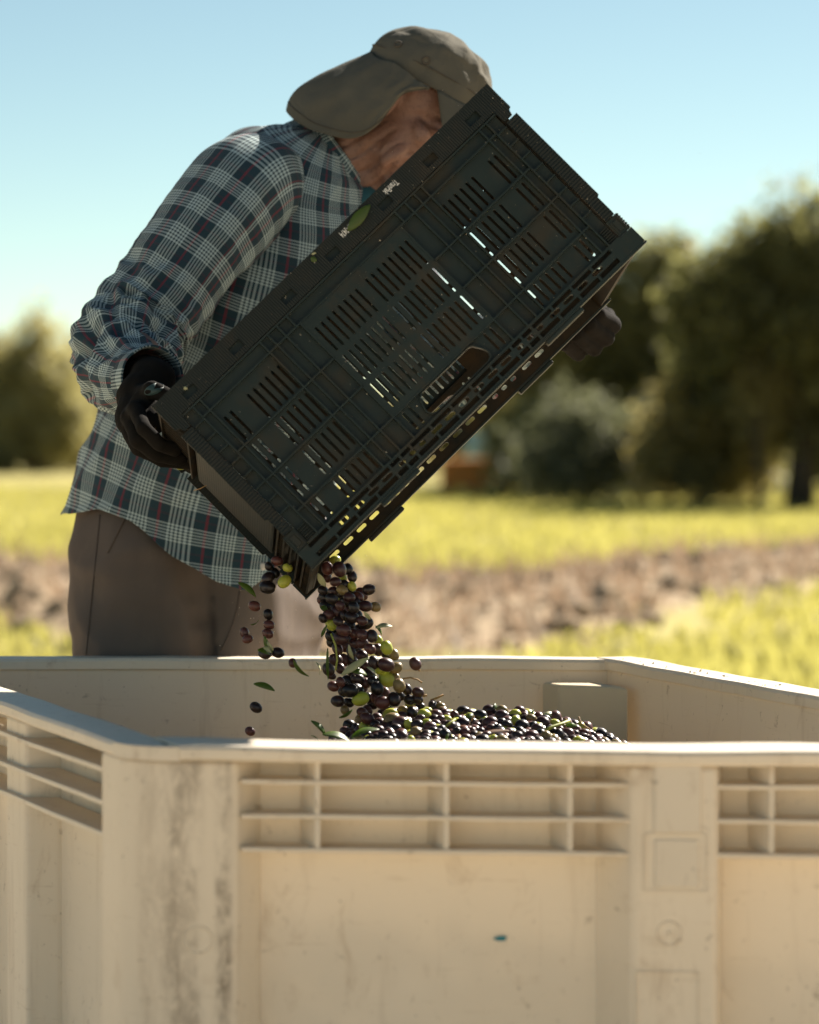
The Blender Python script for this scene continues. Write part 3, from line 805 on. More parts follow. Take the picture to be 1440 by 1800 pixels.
# moulded marks on the centre post: two rings, two frames; a ring on the corner post
def torus_mark(px, py, rpx, name='moulded_ring', dn=0.0):
    s, z = px_s(px, py, dn); r = rpx / FPX * 3.3; pts = []
    for i in range(40):
        a = 2 * math.pi * i / 40; pts.append(walk(P1, s1, n1, s + r * math.cos(a), dn, z + r * math.sin(a)))
    rings = []
    for i in range(40):
        a = 2 * math.pi * i / 40; c = walk(P1, s1, n1, s, dn, z); rad_ = Vector((s1.x * math.cos(a), s1.y * math.cos(a), math.sin(a))); nn = Vector((n1.x, n1.y, 0))
        rings.append([c + rad_ * (r + 0.0011 * math.cos(b)) + nn * 0.0011 * math.sin(b) for b in np.linspace(0, 2 * math.pi, 6, endpoint=False)])
    v, f = loft(rings + [rings[0]]); mesh_obj(name, v, f, M['bin'], hb, True)
torus_mark(1190, 1357, 20); torus_mark(1177, 1641, 21); torus_mark(1177, 1641, 3); torus_mark(350, 1652, 24)
def frame_mark(x0, x1, y0, y1):
    a0, z0 = px_s(x0, y1); a1, z1 = px_s(x1, y0); w = 0.0016
    L = []
    for (d0, d1, e0, e1) in ((a0, a1, z0, z0 + w), (a0, a1, z1 - w, z1), (a0, a0 + w, z0 + w, z1 - w), (a1 - w, a1, z0 + w, z1 - w)):
        L.append((d0, d1, e0, e1))
    V, F = [], []
    for d0, d1, e0, e1 in L:
        k = len(V)
        V += [walk(P1, s1, n1, d, dn, z) for z in (e0, e1) for d, dn in ((d0, -.001), (d0, .0014), (d1, .0014), (d1, -.001))]
        F += [tuple(i + k for i in q) for q in [(0, 1, 2, 3), (7, 6, 5, 4), (0, 4, 5, 1), (1, 5, 6, 2), (2, 6, 7, 3), (3, 7, 4, 0)]]
    mesh_obj('moulded_frame', V, F, M['bin'], hb)
frame_mark(1130, 1243, 1466, 1567); frame_mark(1116, 1229, 1708, 1835)
a0, z0 = px_s(1143, 1464); a1, z1 = px_s(1236, 1345)
prism('moulded_pad', q2(P1, s1, n1, [(a0, -.002), (a0 + .004, .0035), (a1 - .004, .0035), (a1, -.002)]), z0, z1, M['bin'], hb, 0.002)
a0, z0 = px_s(1147, 1560); a1, z1 = px_s(1232, 1476)
prism('moulded_pad', q2(P1, s1, n1, [(a0, -.002), (a0 + .003, .0022), (a1 - .003, .0022), (a1, -.002)]), z0, z1, M['bin'], hb, 0.0015)
# floor and feet
prism('floor', [tuple(p) for p in (P1, P2, P3, P4)], 0.085, 0.098, M['bin'], hb, 0)
cen = (P1 + P2 + P3 + P4) / 4
for p in (P1, P2, P3, P4):
    c = p.lerp(cen, 0.14); prism('foot', [(c.x - .07, c.y - .07), (c.x + .07, c.y - .07), (c.x + .07, c.y + .07), (c.x - .07, c.y + .07)], 0.0, 0.083, M['bin'], hb, 0.01)
s_, z_ = px_s(878, 1649, -REC)
v = [walk(P1, s1, n1, s_ + dx, -REC + 0.0015 + e, z_ + dz) for dx, dz, e in ((-.008, -.001, 0), (-.004, .002, .002), (.004, .003, .003), (.007, .001, .001), (.006, -.0025, 0), (-.002, -.003, .001))]
v2 = [p + Vector((0, 0.0012, 0)) for p in v]
fl = mesh_obj('flake', v + v2, [(5, 4, 3, 2, 1, 0), (6, 7, 8, 9, 10, 11)] + [(i, (i + 1) % 6, 6 + (i + 1) % 6, 6 + i) for i in range(6)], M['blue_chip'])
tag(fl, 'tiny blue flake stuck on the near panel of the cream bin', 'flake')
# ------------------------------------------------------------------ crate
MC = Matrix(((-0.7072, -0.0541, 0.7049, 0.10007), (-0.1458, 0.9868, -0.0707, 3.96482), (-0.6918, -0.1528, -0.7058, 1.54609), (0, 0, 0, 1)))
cr = empty('plastic_crate'); cr.matrix_world = MC
tag(cr, 'dusty black slotted plastic crate tipped on its corner, olives pouring out', 'crate')
U_, D_, W_ = 0.604, 0.400, 0.291
mm = 0.001
def slot_rows(central, far=False):
    S = []
    A = [58.5, 69] + [99.8 + 10.65 * i for i in range(6)]
    Bc = [222 + 10.2 * i for i in range(8)] + [312 + 10.25 * i for i in range(8)]
    Dp = [605 - u for u in A]
    if far: A = [58.5, 74.0] + [94.8 + 10.65 * i for i in range(6)]; Bc = [u - 5 for u in Bc]     # far slots shifted so light shows through chosen near slots
    for w0, w1 in ((72, 114), (122.5, 164.5), (173, 215)):
        for u in (Bc if central else A + Dp): S.append((u, (w0 + w1) / 2, w1 - w0))
    if not central:
        for u in A + Dp + [223, 234, 370, 381]: S.append((u, 242.5, 29))
    return S
def wall_set(parent, far):
    """one long slotted wall; far=True builds it mirrored at the back of the crate"""
    def yy(a, b): return (a * mm, b * mm) if not far else (D_ - b * mm, D_ - a * mm)
    holes = [stadium(u * mm, w * mm, L * mm, 0.0040) for u, w, L in slot_rows(False, far)]
    handle = [(247.5, 249), (249, 243), (256.5, 230.5), (262, 228), (345, 228), (351, 231.5), (356.5, 243), (357.5, 249), (354.5, 255), (349, 257.5), (256, 257.5), (250, 255)]
    holes.append([(u * mm, w * mm) for u, w in handle])
    # opening that the raised middle plate covers
    holes.append(rect(.2165, .3905, .060, .2205))
    y0, y1 = yy(9, 11.6)
    sw = curve_plate('side_wall', rect(.021, .584, .034, .263), holes, y0, y1, M['crate_dusty'] if far else M['crate_mid'], parent)
    y0, y1 = yy(1.5, 4.2)
    curve_plate('slotted_plate', rect(.2145, .3925, .0565, .2240), [stadium(u * mm, w * mm, L * mm, 0.0036) for u, w, L in slot_rows(True, far)], y0, y1, M['crate'], sw)
    y0, y1 = yy(0.0, 3.5)
    notch = [rect((u - 10) * mm, (u + 10) * mm, .0150, .0260) for u in (46, 124, 206, 300, 380, 474, 555)]
    o = curve_plate('base_strip', [(0.0, 0.0), (.604, 0.0), (.604, .043), (.598, .045), (.596, .052), (.586, .052), (.584, .0335), (.021, .0335), (.019, .052), (.006, .052), (.004, .045), (0.0, .043)], notch, y0, y1, M['crate_ridged'], sw)
    y0, y1 = yy(8.0, 9.0); boxes('strip_backing', [(.004, .600, y0, y1, .003, .0335)], M['crate'], sw)
    # end strips
    for mir in (0, 1):
        pts = [(0.0, .054), (.0185, .054), (.0185, .236), (.004, .236), (.0035, .232), (.0035, .206), (0.0, .204)]
        if mir: pts = [(.604 - a, b) for a, b in reversed(pts)]
        y0, y1 = yy(0, 4); curve_plate('end_strip', pts, [], y0, y1, M['crate_ridged_z'], sw)
    y0, y1 = yy(0.8, 9.0)
    def rib(u0, u1, w0, w1, a=y0, b=y1): box('rib', u0 * mm, u1 * mm, a, b, w0 * mm, w1 * mm, M['crate'], sw)
    t = 1.25
    def hrib(w, u0, u1): rib(u0, u1, w - t, w + t)
    def vrib(u, w0, w1): rib(u - t, u + t, w0, w1)
    hrib(36, 21, 584); hrib(55, 38, 567); hrib(224.5, 38, 567); hrib(262, 21, 584)
    for w in (117.5, 168.5): hrib(w, 38, 214); hrib(w, 391, 567)
    ws = [37.3, 53.7, 56.3, 116.2, 118.8, 167.2, 169.8, 223.2, 225.8, 260.7]
    segs = [(37.3, 53.7), (56.3, 116.2), (118.8, 167.2), (169.8, 223.2), (225.8, 260.7)]
    for u in (51, 157.2, 170.8, 187):
        for q in (u, 605 - u):
            for k, (a, b) in enumerate(segs): vrib(q, a + .05, b - .05)
    for u in (38, 567):
        vrib(u, 37.3, 260.7)
    for u in (205.0, 400.0): vrib(u, 37.3, 53.7)
    for u in (213.2, 393.8):
        vrib(u, 56.3, 223.2); vrib(u, 225.8, 260.7)
    for w in (58, 80, 102, 124, 146, 168, 190, 212):
        rib(22, 36.7, w - 1, w + 1); rib(568.3, 583, w - 1, w + 1)
    # frame round the hand hole
    hy0, hy1 = yy(3.0, 9.0)
    k = [(247.5, 249), (249, 243), (256.5, 230.5), (262, 228), (345, 228), (351, 231.5), (356.5, 243), (357.5, 249), (354.5, 255), (349, 257.5), (256, 257.5), (250, 255)]
    big = []
    cx, cw = 302.5, 243
    for u, w in k: big.append(((cx + (u - cx) * 1.035) * mm, (cw + (w - cw) * 1.10) * mm))
    curve_plate('hand_hole_frame', big, [[(u * mm, w * mm) for u, w in k]], hy0, hy1, M['crate'], sw)
    # top rim with stadium holes and moulded pockets
    y0, y1 = yy(0.5, 4.0); y2, y3 = yy(10.0, 12.0)
    hs = [73, 100, 126, 151, 240, 264, 289, 316, 341, 365, 454, 479, 505, 532]; hsm = [178, 196, 214, 391, 409, 427]
    st = [stadium(u * mm, .2740, .0175, .0055, 'x') for u in hs] + [stadium(u * mm, .2740, .0105, .0055, 'x') for u in hsm]
    pk_ = []
    u = 42.0
    while u < 560:
        L = 15 if (168 < u < 222 or 382 < u < 434) else 33
        pk_.append(rect(u * mm, (u + L) * mm, .2643, .2698)); pk_.append(rect(u * mm, (u + L) * mm, .2790, .2856)); u += L + 3.5
    rim = curve_plate('top_rim', rect(0.0, .604, .2632, .2885), st + pk_, y0, y1, M['crate'], parent)
    curve_plate('rim_backing', rect(.002, .602, .2632, .2885), [stadium(u * mm, .2740, .0185, .0060, 'x') for u in hs] + [stadium(u * mm, .2740, .0115, .0060, 'x') for u in hsm], y2, y3, M['crate_dusty'], rim)
    y0, y1 = yy(-1.0, 13.0)
    box('rim_lip', -.001, .605, y0, y1, .2888, .2915, M['crate'], rim, 0.0006)
    for u0 in (121, 418): box('rim_tab', u0 * mm, (u0 + 65) * mm, y0, y1, .2917, .2980, M['crate'], rim, 0.0015)
    # latches at both upper corners
    for mir in (0, 1):
        def L(u0, u1, w0, w1, a, b, nm):
            a, b = yy(a, b)
            if mir: u0, u1 = 604 - u1, 604 - u0
            box(nm, u0 * mm, u1 * mm, a, b, w0 * mm, w1 * mm, M['crate'], sw, 0.0006)
        L(0, 20, 236.5, 262.8, 3.0, 5.0, 'latch_plate'); L(2.5, 5, 241, 260, 0.5, 2.9, 'latch_bar'); L(15, 17.5, 241, 260, 0.5, 2.9, 'latch_bar'); L(6, 14.5, 242, 258, 1.2, 2.9, 'latch')
        for i in range(6): L(-0.6, 1.6, 238 + i * 4, 240.2 + i * 4, 0.8, 2.9, 'latch_slat')
        for i in range(6): L(22, 35, 240 + i * 3.4, 241.6 + i * 3.4, 3, 9, 'latch_slat')
    return sw
near = wall_set(cr, False); far = wall_set(cr, True)
# end walls
def end_wall(x0, x1, sgn):
    """sgn=+1: outer face towards +x (the end nearest the man's right hand)"""
    h = [stadium(y * mm, w * mm, L * mm, .005) for y in range(40, 370, 14) for w, L in ((245, 26),) if not 150 < y < 250]
    h += [stadium(y * mm, 42 * mm, 22 * mm, .007) for y in range(36, 372, 12)]
    ew = curve_plate('end_wall', rect(.013, .387, .004, .288), h + [stadium(.2, .245, .105, .030, 'x')], x0, x1, M['crate_dusty'], cr, 'yz')
    o0 = x1 if sgn > 0 else x0
    def bx(nm, y0, y1, w0, w1, th, m=None, bev=0.0):
        a, b = (o0 + .0003, o0 + th) if sgn > 0 else (o0 - th, o0 - .0003)
        box(nm, a, b, y0 * mm, y1 * mm, w0 * mm, w1 * mm, m or M['crate_dusty'], ew, bev)
    bx('ridged_panel', 26, 374, 68, 214, .006, M['crate_ridged_z'], .004)
    for w in (8, 60, 224, 236, 249, 262, 273, 286): bx('rib', 14, 386, w - 1.5, w + 1.5, .010)
    for y in range(38, 380, 24): bx('rib', y - 1.2, y + 1.2, 226, 234, .008)
    for y in range(30, 380, 24): bx('rib', y - 1.2, y + 1.2, 10, 58, .008)
    for y in range(30, 380, 18): bx('rib', y - 1.2, y + 1.2, 275, 284, .008)
    return ew
end_wall(.586, .590, 1); end_wall(.014, .018, -1)
hb_ = [stadium(x * mm, y * mm, 30 * mm, .006) for x in range(40, 570, 12) for y in (50, 90, 130, 170, 230, 270, 310, 350)]
fb = curve_plate('base', rect(.012, .592, .012, .388), hb_, .0045, .0085, M['crate_dusty'], cr, 'xy')
for x in range(60, 560, 60): box('rib', (x - 1.5) * mm, (x + 1.5) * mm, .014, .386, .0005, .0044, M['crate_dusty'], fb)
# printing on the base strip
def text_obj(body, u, w, size, parent, mat, sx=0.62):
    cu = bpy.data.curves.new('lettering', 'FONT'); cu.body = body; cu.size = size; cu.extrude = 0.00012; cu.offset = 0.00015
    cu.space_character = 1.02
    t = bpy.data.objects.new('lettering', cu); col.objects.link(t)
    me = evaluated_mesh(t, 'lettering'); bpy.data.objects.remove(t)
    n = len(me.vertices); co = np.empty(n * 3); me.vertices.foreach_get('co', co); co = co.reshape(-1, 3)
    new = np.stack([u + co[:, 0] * sx, -0.0003 - co[:, 2], w + co[:, 1]], 1); me.vertices.foreach_set('co', new.ravel()); me.update()
    me.materials.clear(); me.materials.append(mat)
    o = bpy.data.objects.new('lettering', me); link(o, parent); return o
text_obj('TranPak', .1745, .0068, .0118, near, M['white_print'], 0.56)
text_obj('800-827-2474', .2440, .0068, .0118, near, M['white_print'], 0.48)

# ------------------------------------------------------------------ the man
S475 = 4.75 / FPX
def PV(px, py, Y): return P(px, py, Y)

# head frame
fwd = Vector((0.800, -0.20, -0.56)).normalized()
up0 = Vector((0.50, 0.03, 0.86)); upv = (up0 - fwd * up0.dot(fwd)).normalized(); left = upv.cross(fwd)   # left = the man's left (away from camera)
HC = P(722, 176, 4.74)
def hp(f, l, u): return HC + fwd * f + left * l + upv * u
def hell(f, l, u, rf, rl, ru): return ellipsoid_vf(hp(f, l, u), fwd * rf, left * rl, upv * ru)
body_parts = [
    hell(-0.006, 0, 0.002, 0.086, 0.072, 0.080), hell(0.030, 0, -0.055, 0.068, 0.062, 0.085),
    hell(0.040, 0, -0.105, 0.050, 0.046, 0.034), hell(0.072, 0, -0.120, 0.022, 0.026, 0.020),
    hell(0.0, 0, -0.085, 0.055, 0.058, 0.045),
    hell(0.082, 0, 0.018, 0.016, 0.052, 0.016),
    capsule_vf(hp(0.092, 0, -0.012), 0.011, hp(0.122, 0, -0.052), 0.014),
    hell(0.108, 0.014, -0.056, 0.012, 0.010, 0.009), hell(0.108, -0.014, -0.056, 0.012, 0.010, 0.009),
    hell(0.090, 0, -0.080, 0.014, 0.026, 0.006), hell(0.088, 0, -0.094, 0.014, 0.023, 0.007),
]
for sgn in (-1, 1):
    body_parts += [hell(0.060, sgn * 0.046, -0.038, 0.026, 0.022, 0.020), hell(0.079, sgn * 0.031, -0.008, 0.013, 0.016, 0.009),
                   hell(0.076, sgn * 0.034, -0.020, 0.010, 0.015, 0.005), hell(0.040, sgn * 0.052, -0.088, 0.024, 0.014, 0.026),
                   hell(0.078, sgn * 0.030, -0.085, 0.011, 0.012, 0.022),
                   hell(-0.010, sgn * 0.079, -0.030, 0.018, 0.008, 0.032)]
neck0 = P(560, 330, 4.76); neck1 = P(668, 236, 4.745)
body_parts += [capsule_vf(neck0, 0.052, neck1, 0.060), capsule_vf(P(594, 352, 4.76), 0.040, P(672, 285, 4.745), 0.046)]
# torso, arms, legs under the clothes
body_parts += [capsule_vf(P(490, 380, 4.69), 0.060, P(520, 380, 4.83), 0.060), capsule_vf(P(480, 450, 4.76), 0.105, P(440, 640, 4.76), 0.112),
               capsule_vf(P(440, 640, 4.76), 0.112, P(345, 960, 4.765), 0.105)]
SH_R, EL_R, WR_R = P(420, 350, 4.62), P(236, 590, 4.50), P(266, 664, 4.25)
SH_L, EL_L, WR_L = P(600, 400, 4.88), P(790, 640, 4.84), P(985, 560, 4.55)
for a, b, c in ((SH_R, EL_R, WR_R), (SH_L, EL_L, WR_L)):
    body_parts += [capsule_vf(a, 0.046, b, 0.032), capsule_vf(b, 0.032, c, 0.026)]
HIP_R, HIP_L = P(255, 1010, 4.72), P(440, 1010, 4.83)
KN_R = Vector((HIP_R.x - 0.02, 4.72, 0.48)); KN_L = Vector((HIP_L.x + 0.03, 4.85, 0.48))
AN_R = Vector((HIP_R.x - 0.04, 4.78, 0.09)); AN_L = Vector((HIP_L.x + 0.02, 4.90, 0.09))
for a, b, c in ((HIP_R, KN_R, AN_R), (HIP_L, KN_L, AN_L)):
    body_parts += [capsule_vf(a, 0.085, b, 0.058), capsule_vf(b, 0.056, c, 0.040), capsule_vf(c, 0.038, c + Vector((0.13, -0.05, -0.04)), 0.030)]
# hands: one function lays out the palm and five fingers; the glove is the same hand, thicker
def hand_parts(wrist, palm, fingers, k):
    L = [capsule_vf(wrist, 0.030 * k, palm[0], 0.034 * k)]
    for i in range(len(palm) - 1): L.append(capsule_vf(palm[i], 0.030 * k, palm[i + 1], 0.028 * k))
    for ch, r in fingers:
        L.append(capsule_vf(palm[min(1, len(palm) - 1)], 0.022 * k, ch[0], r * 1.05 * k, 10, 4))
        for i in range(len(ch) - 1): L.append(capsule_vf(ch[i], r * (1 - 0.06 * i) * k, ch[i + 1], r * (1 - 0.06 * (i + 1)) * k, 10, 4))
    return L
palm_r = [P(250, 700, 4.20), P(238, 735, 4.17)]
fing_r = [([P(238, 718, 4.10), P(253, 752, 4.055), P(282, 781, 4.06), P(306, 790, 4.075)], 0.0115),
          ([P(228, 733, 4.125), P(243, 775, 4.09), P(279, 800, 4.10), P(316, 806, 4.115)], 0.0120),
          ([P(222, 748, 4.155), P(243, 788, 4.13), P(286, 809, 4.145), P(331, 813, 4.16)], 0.0115),
          ([P(226, 758, 4.185), P(258, 797, 4.175), P(296, 811, 4.19), P(326, 811, 4.20)], 0.0100),
          ([P(250, 692, 4.17), P(268, 686, 4.12), P(288, 692, 4.11), P(306, 700, 4.12)], 0.0130)]
palm_l = [P(1030, 562, 4.52), P(1042, 575, 4.49)]
fing_l = [([P(1066, 556, 4.50), P(1078, 572, 4.445), P(1052, 552, 4.40), P(1030, 538, 4.40)], 0.0125),
          ([P(1054, 576, 4.50), P(1066, 594, 4.435), P(1036, 570, 4.39), P(1012, 552, 4.39)], 0.0130),
          ([P(1034, 592, 4.50), P(1044, 612, 4.435), P(1014, 588, 4.39), P(994, 568, 4.39)], 0.0125),
          ([P(1010, 606, 4.50), P(1016, 622, 4.445), P(992, 604, 4.40), P(976, 590, 4.40)], 0.0115),
          ([P(1020, 550, 4.50), P(1000, 545, 4.46), P(982, 560, 4.44)], 0.0130)]
body_parts += hand_parts(WR_R, palm_r, fing_r, 0.70) + hand_parts(WR_L, palm_l, fing_l, 0.70)
person = fuse('person', body_parts, 0.0042, 5, M['skin'])
tag(person, 'man in a plaid shirt and flap hat bending over the bin, tipping the crate', 'person')
eyeP = hp(0.082, -0.033, -0.016)
def skin_relief(co, no):
    d = np.zeros(len(co)); hc = np.array(HC); F_ = np.array(fwd); L_ = np.array(left); U__ = np.array(upv)
    r = co - hc; f = r @ F_; l = r @ L_; u = r @ U__
    sel = np.where((u > -0.30) & (u < 0.14) & (np.abs(f) < 0.2) & (np.abs(l) < 0.12))[0]
    def groove(du, width): return math.exp(-(du / width) ** 2)
    for i in sel:
        fi, li, ui = f[i], abs(l[i]), u[i]; x = 0.0
        # closed lid crease, crow's feet, cheek fold, jaw creases, neck wrinkles
        if fi > 0.035 and li > 0.012:
            x -= 0.0030 * groove(ui + 0.0155 + (0.085 - fi) * 0.10, 0.0022) * (1 if fi > 0.055 else 0.5)
            x -= 0.0022 * groove(ui - 0.004 + (0.085 - fi) * 0.35, 0.0030) * (fi > 0.05)
            x -= 0.0020 * groove(ui + 0.030 - (0.085 - fi) * 0.30, 0.0030)
        x -= 0.0042 * groove((fi - 0.080) + (ui + 0.072) * -0.55 + (li - 0.03) * 0.3, 0.0042) * (-0.125 < ui < -0.045)
        x -= 0.0030 * groove((fi - 0.052) + (ui + 0.10) * -0.35, 0.0045) * (-0.16 < ui < -0.07)
        if ui < -0.06:
            x -= 0.0032 * max(0, math.sin(((fi * 0.9 - ui * 0.55) + 0.012 * noise.noise(Vector((fi * 14, li * 14, ui * 14)))) * 250)) ** 3 * min(1, max(0, (0.055 - fi) / 0.03))
        x += 0.0015 * noise.noise(Vector((fi * 45, l[i] * 45, ui * 45))) + 0.0006 * noise.noise(Vector((fi * 150, l[i] * 150, ui * 150)))
        d[i] = x * 1.5
    return d
displace(person, skin_relief)

# ---- shirt
shirt_rings = [  # px, py, half width px, Y, half depth m
    (562, 244, 46, 4.765, 0.070), (545, 262, 90, 4.765, 0.092), (520, 298, 136, 4.765, 0.118), (496, 360, 165, 4.765, 0.135), (482, 430, 184, 4.765, 0.142),
    (462, 520, 194, 4.765, 0.145), (436, 610, 201, 4.765, 0.148), (404, 700, 208, 4.765, 0.150), (376, 790, 213, 4.765, 0.152), (352, 880, 221, 4.765, 0.156),
    (338, 960, 222, 4.765, 0.158), (328, 1050, 222, 4.765, 0.158)]
RS = catmull(shirt_rings, 16); NT_ = len(RS)
def ring_pt(r, th, tang):
    c = P(r[0], r[1], r[3]); t = Vector((-tang[1], 0, tang[0]))    # perpendicular in the picture plane
    e = 0.88
    cx = math.copysign(abs(math.cos(th)) ** e, math.cos(th)); sy = math.copysign(abs(math.sin(th)) ** e, math.sin(th))
    return c + t * (cx * r[2] * r[3] / FPX) + Vector((0, 1, 0)) * (sy * r[4])
def hem_px(x):
    tab = [(60, 912), (127, 903), (185, 893), (240, 915), (300, 972), (380, 1020), (430, 1037), (470, 1008), (500, 965), (560, 915), (640, 880)]
    return float(np.interp(x, [a for a, b in tab], [b for a, b in tab]))
NA = 220
tangs = []
for i in range(NT_):
    a, b = RS[max(i - 1, 0)], RS[min(i + 1, NT_ - 1)]
    pa, pb = P(a[0], a[1], a[3]), P(b[0], b[1], b[3]); d = (pb - pa); d = Vector((d.x * (0.40 + 0.60 * min(1, i / 70)), d.z)).normalized(); tangs.append((d.x, d.y))
def to_px(p):
    d = p - CO; z = d.dot(CF); return 720 + FPX * d.dot(CR) / z, 900 - FPX * d.dot(CU) / z
def fold(u, v, s):
    """soft drape: long folds along v, short crumple"""
    a = noise.noise(Vector((u * 8 + v * 2.2, v * 1.8, s))); b = noise.noise(Vector((u * 20 + v * 9, v * 6, s + 5))); c = noise.noise(Vector((u * 42, v * 30, s + 9)))
    return 0.009 * a + 0.0055 * (1 - abs(b) * 2.4) + 0.0013 * c
verts, uvs = [], []
NV = 170
lens = [0.0]
for i in range(1, NT_): lens.append(lens[-1] + (P(*[RS[i][0], RS[i][1], RS[i][3]]) - P(RS[i - 1][0], RS[i - 1][1], RS[i - 1][3])).length)
per = 1.06
cols = []
for j in range(NA):
    th = 2 * math.pi * j / NA
    # find where this column meets the hem
    last = NT_ - 1
    for i in range(NT_):
        x, y = to_px(ring_pt(RS[i], th, tangs[i]))
        if y > hem_px(x): last = i; break
    cols.append((th, last))
lastf = np.array([c[1] for c in cols], float)
ker = np.ones(5) / 5; lastf = np.convolve(np.concatenate([lastf[-2:], lastf, lastf[:2]]), ker, 'valid')
rings = []
for k in range(NV + 1):
    ring = []
    for j in range(NA):
        th = 2 * math.pi * j / NA; f = lastf[j] * k / NV; i0 = int(f); i1 = min(i0 + 1, NT_ - 1); t = f - i0
        r = RS[i0] * (1 - t) + RS[i1] * t; tg = Vector(tangs[i0]).lerp(Vector(tangs[i1]), t); tg.normalize()
        p = ring_pt(r, th, tg); L = lens[i0] * (1 - t) + lens[i1] * t
        u = j / NA * per; out = (p - P(r[0], r[1], r[3])).normalized()
        dd = fold(math.cos(th) * 0.17 * 1.0 + 0.0, L, math.sin(th) * 0.9) * min(1, 0.25 + L * 2.2)
        dd += 0.010 * math.sin(math.cos(th) * 9 - L * 13 + 1.0) * math.exp(-((L - 0.33) / 0.12) ** 2) * (math.sin(th) < 0) * 0.6
        if k > NV - 3: dd += 0.0012 * (k - NV + 3)
        ring.append(p + out * dd); uvs.append((u + 0.012 * noise.noise(Vector((u * 4, L * 4, 2))), L + 0.012 * math.sin(th * 2 + 1)))
    rings.append(ring)
# seam column needs its own copy for clean UVs: put it at the back (far side)
v, f = loft(rings, closed=True)
shirt = mesh_obj('shirt', v, f, M['plaid'], person, True)
ul = shirt.data.uv_layers.new(name='UVMap')
for poly in shirt.data.polygons:
    js = [shirt.data.loops[li].vertex_index % NA for li in poly.loop_indices]; wrap = max(js) - min(js) > NA // 2
    for li in poly.loop_indices:
        vi = shirt.data.loops[li].vertex_index; a = uvs[vi]
        ul.data[li].uv = (a[0] + (per if wrap and vi % NA < NA // 2 else 0), a[1])
m = shirt.modifiers.new('cloth', 'SOLIDIFY'); m.thickness = 0.0018; m.offset = -1
m = shirt.modifiers.new('sub', 'SUBSURF'); m.levels = 0; m.render_levels = 1

def sleeve(name, path, seed, crumple, parent, rot0=0.0, label=None):
    pts = catmull(path, 20); n = 96; N = len(pts)
    C = [P(p[0], p[1], p[2]) for p in pts]; rad = [p[3] * p[2] / FPX for p in pts]
    L = [0.0]
    for i in range(1, N): L.append(L[-1] + (C[i] - C[i - 1]).length)
    t = (C[1] - C[0]).normalized(); a = Vector((0, -1, 0)); a = (a - t * a.dot(t)).normalized()
    rings, uv = [], []
    for i in range(N):
        t2 = (C[min(i + 1, N - 1)] - C[max(i - 1, 0)]).normalized(); a = (a - t2 * a.dot(t2)).normalized(); b = t2.cross(a)
        ring = []
        for j in range(n):
            th = 2 * math.pi * j / n + rot0
            cu, su = math.cos(th), math.sin(th)
            cr_ = crumple(L[i] / L[-1])
            d = 0.006 * noise.noise(Vector((cu * 1.6, su * 1.6 + L[i] * 3, seed)))
            w = noise.noise(Vector((cu * 1.5 + seed, su * 1.5, L[i] * 17 + 0.8 * noise.noise(Vector((cu, su, L[i] * 7))))))
            d += cr_ * 0.028 * (0.55 - abs(w) * 1.9)
            w2 = noise.noise(Vector((cu * 2.4 - seed, su * 2.4, L[i] * 42)))
            d += cr_ * 0.009 * (0.5 - abs(w2) * 2)
            ring.append(C[i] + (a * cu + b * su) * (rad[i] + d)); uv.append((j / n * 0.48, L[i]))
        rings.append(ring)
    v, f = loft(rings)
    o = mesh_obj(name, v, f, M['plaid'], parent, True); ul = o.data.uv_layers.new(name='UVMap')
    for poly in o.data.polygons:
        js = [o.data.loops[li].vertex_index % n for li in poly.loop_indices]; wrap = max(js) - min(js) > n // 2
        for li in poly.loop_indices:
            vi = o.data.loops[li].vertex_index; q = uv[vi]; ul.data[li].uv = (q[0] + (0.48 if wrap and vi % n < n // 2 else 0), q[1])
    m = o.modifiers.new('cloth', 'SOLIDIFY'); m.thickness = 0.0018; m.offset = -1
    m = o.modifiers.new('sub', 'SUBSURF'); m.levels = 0; m.render_levels = 1
    return o, C, rad
sl_r, C_r, rad_r = sleeve('sleeve', [(475, 335, 4.70, 84), (432, 335, 4.64, 98), (382, 388, 4.60, 97), (330, 455, 4.565, 91), (282, 522, 4.54, 88), (236, 582, 4.51, 88), (220, 636, 4.44, 80), (232, 662, 4.35, 66), (252, 668, 4.285, 54)],
        3.3, lambda t: 0.10 + 0.9 * math.exp(-((t - 0.70) / 0.17) ** 2), shirt)
sl_l, _, _ = sleeve('sleeve', [(570, 385, 4.84, 80), (612, 410, 4.88, 92), (670, 490, 4.89, 90), (730, 570, 4.87, 86), (785, 630, 4.83, 78), (860, 625, 4.72, 64), (950, 570, 4.59, 46)],
        8.1, lambda t: 0.10 + 0.9 * math.exp(-((t - 0.6) / 0.2) ** 2), shirt)
def cuff(name, c0, c1, r0, r1, parent, seed):
    t = (c1 - c0).normalized(); a = t.orthogonal().normalized(); b = t.cross(a); rings = []; uv = []; n = 64
    for i in range(9):
        s = i / 8; c = c0.lerp(c1, s); r = r0 + (r1 - r0) * s
        for_ = []
        for j in range(n):
            th = 2 * math.pi * j / n; d = 0.0015 * noise.noise(Vector((math.cos(th) * 2, math.sin(th) * 2, seed + s)))
            for_.append(c + (a * math.cos(th) + b * math.sin(th)) * (r + d)); uv.append((j / n * 0.26, s * 0.055 + 0.031))
        rings.append(for_)
    v, f = loft(rings); o = mesh_obj(name, v, f, M['plaid'], parent, True, None)
    ul = o.data.uv_layers.new(name='UVMap')
    for poly in o.data.polygons:
        js = [o.data.loops[li].vertex_index % n for li in poly.loop_indices]; wrap = max(js) - min(js) > n // 2
        for li in poly.loop_indices:
            vi = o.data.loops[li].vertex_index; q = uv[vi]; ul.data[li].uv = (q[0] + (0.26 if wrap and vi % n < n // 2 else 0), q[1])
    m = o.modifiers.new('cloth', 'SOLIDIFY'); m.thickness = 0.003; m.offset = 1
    return o
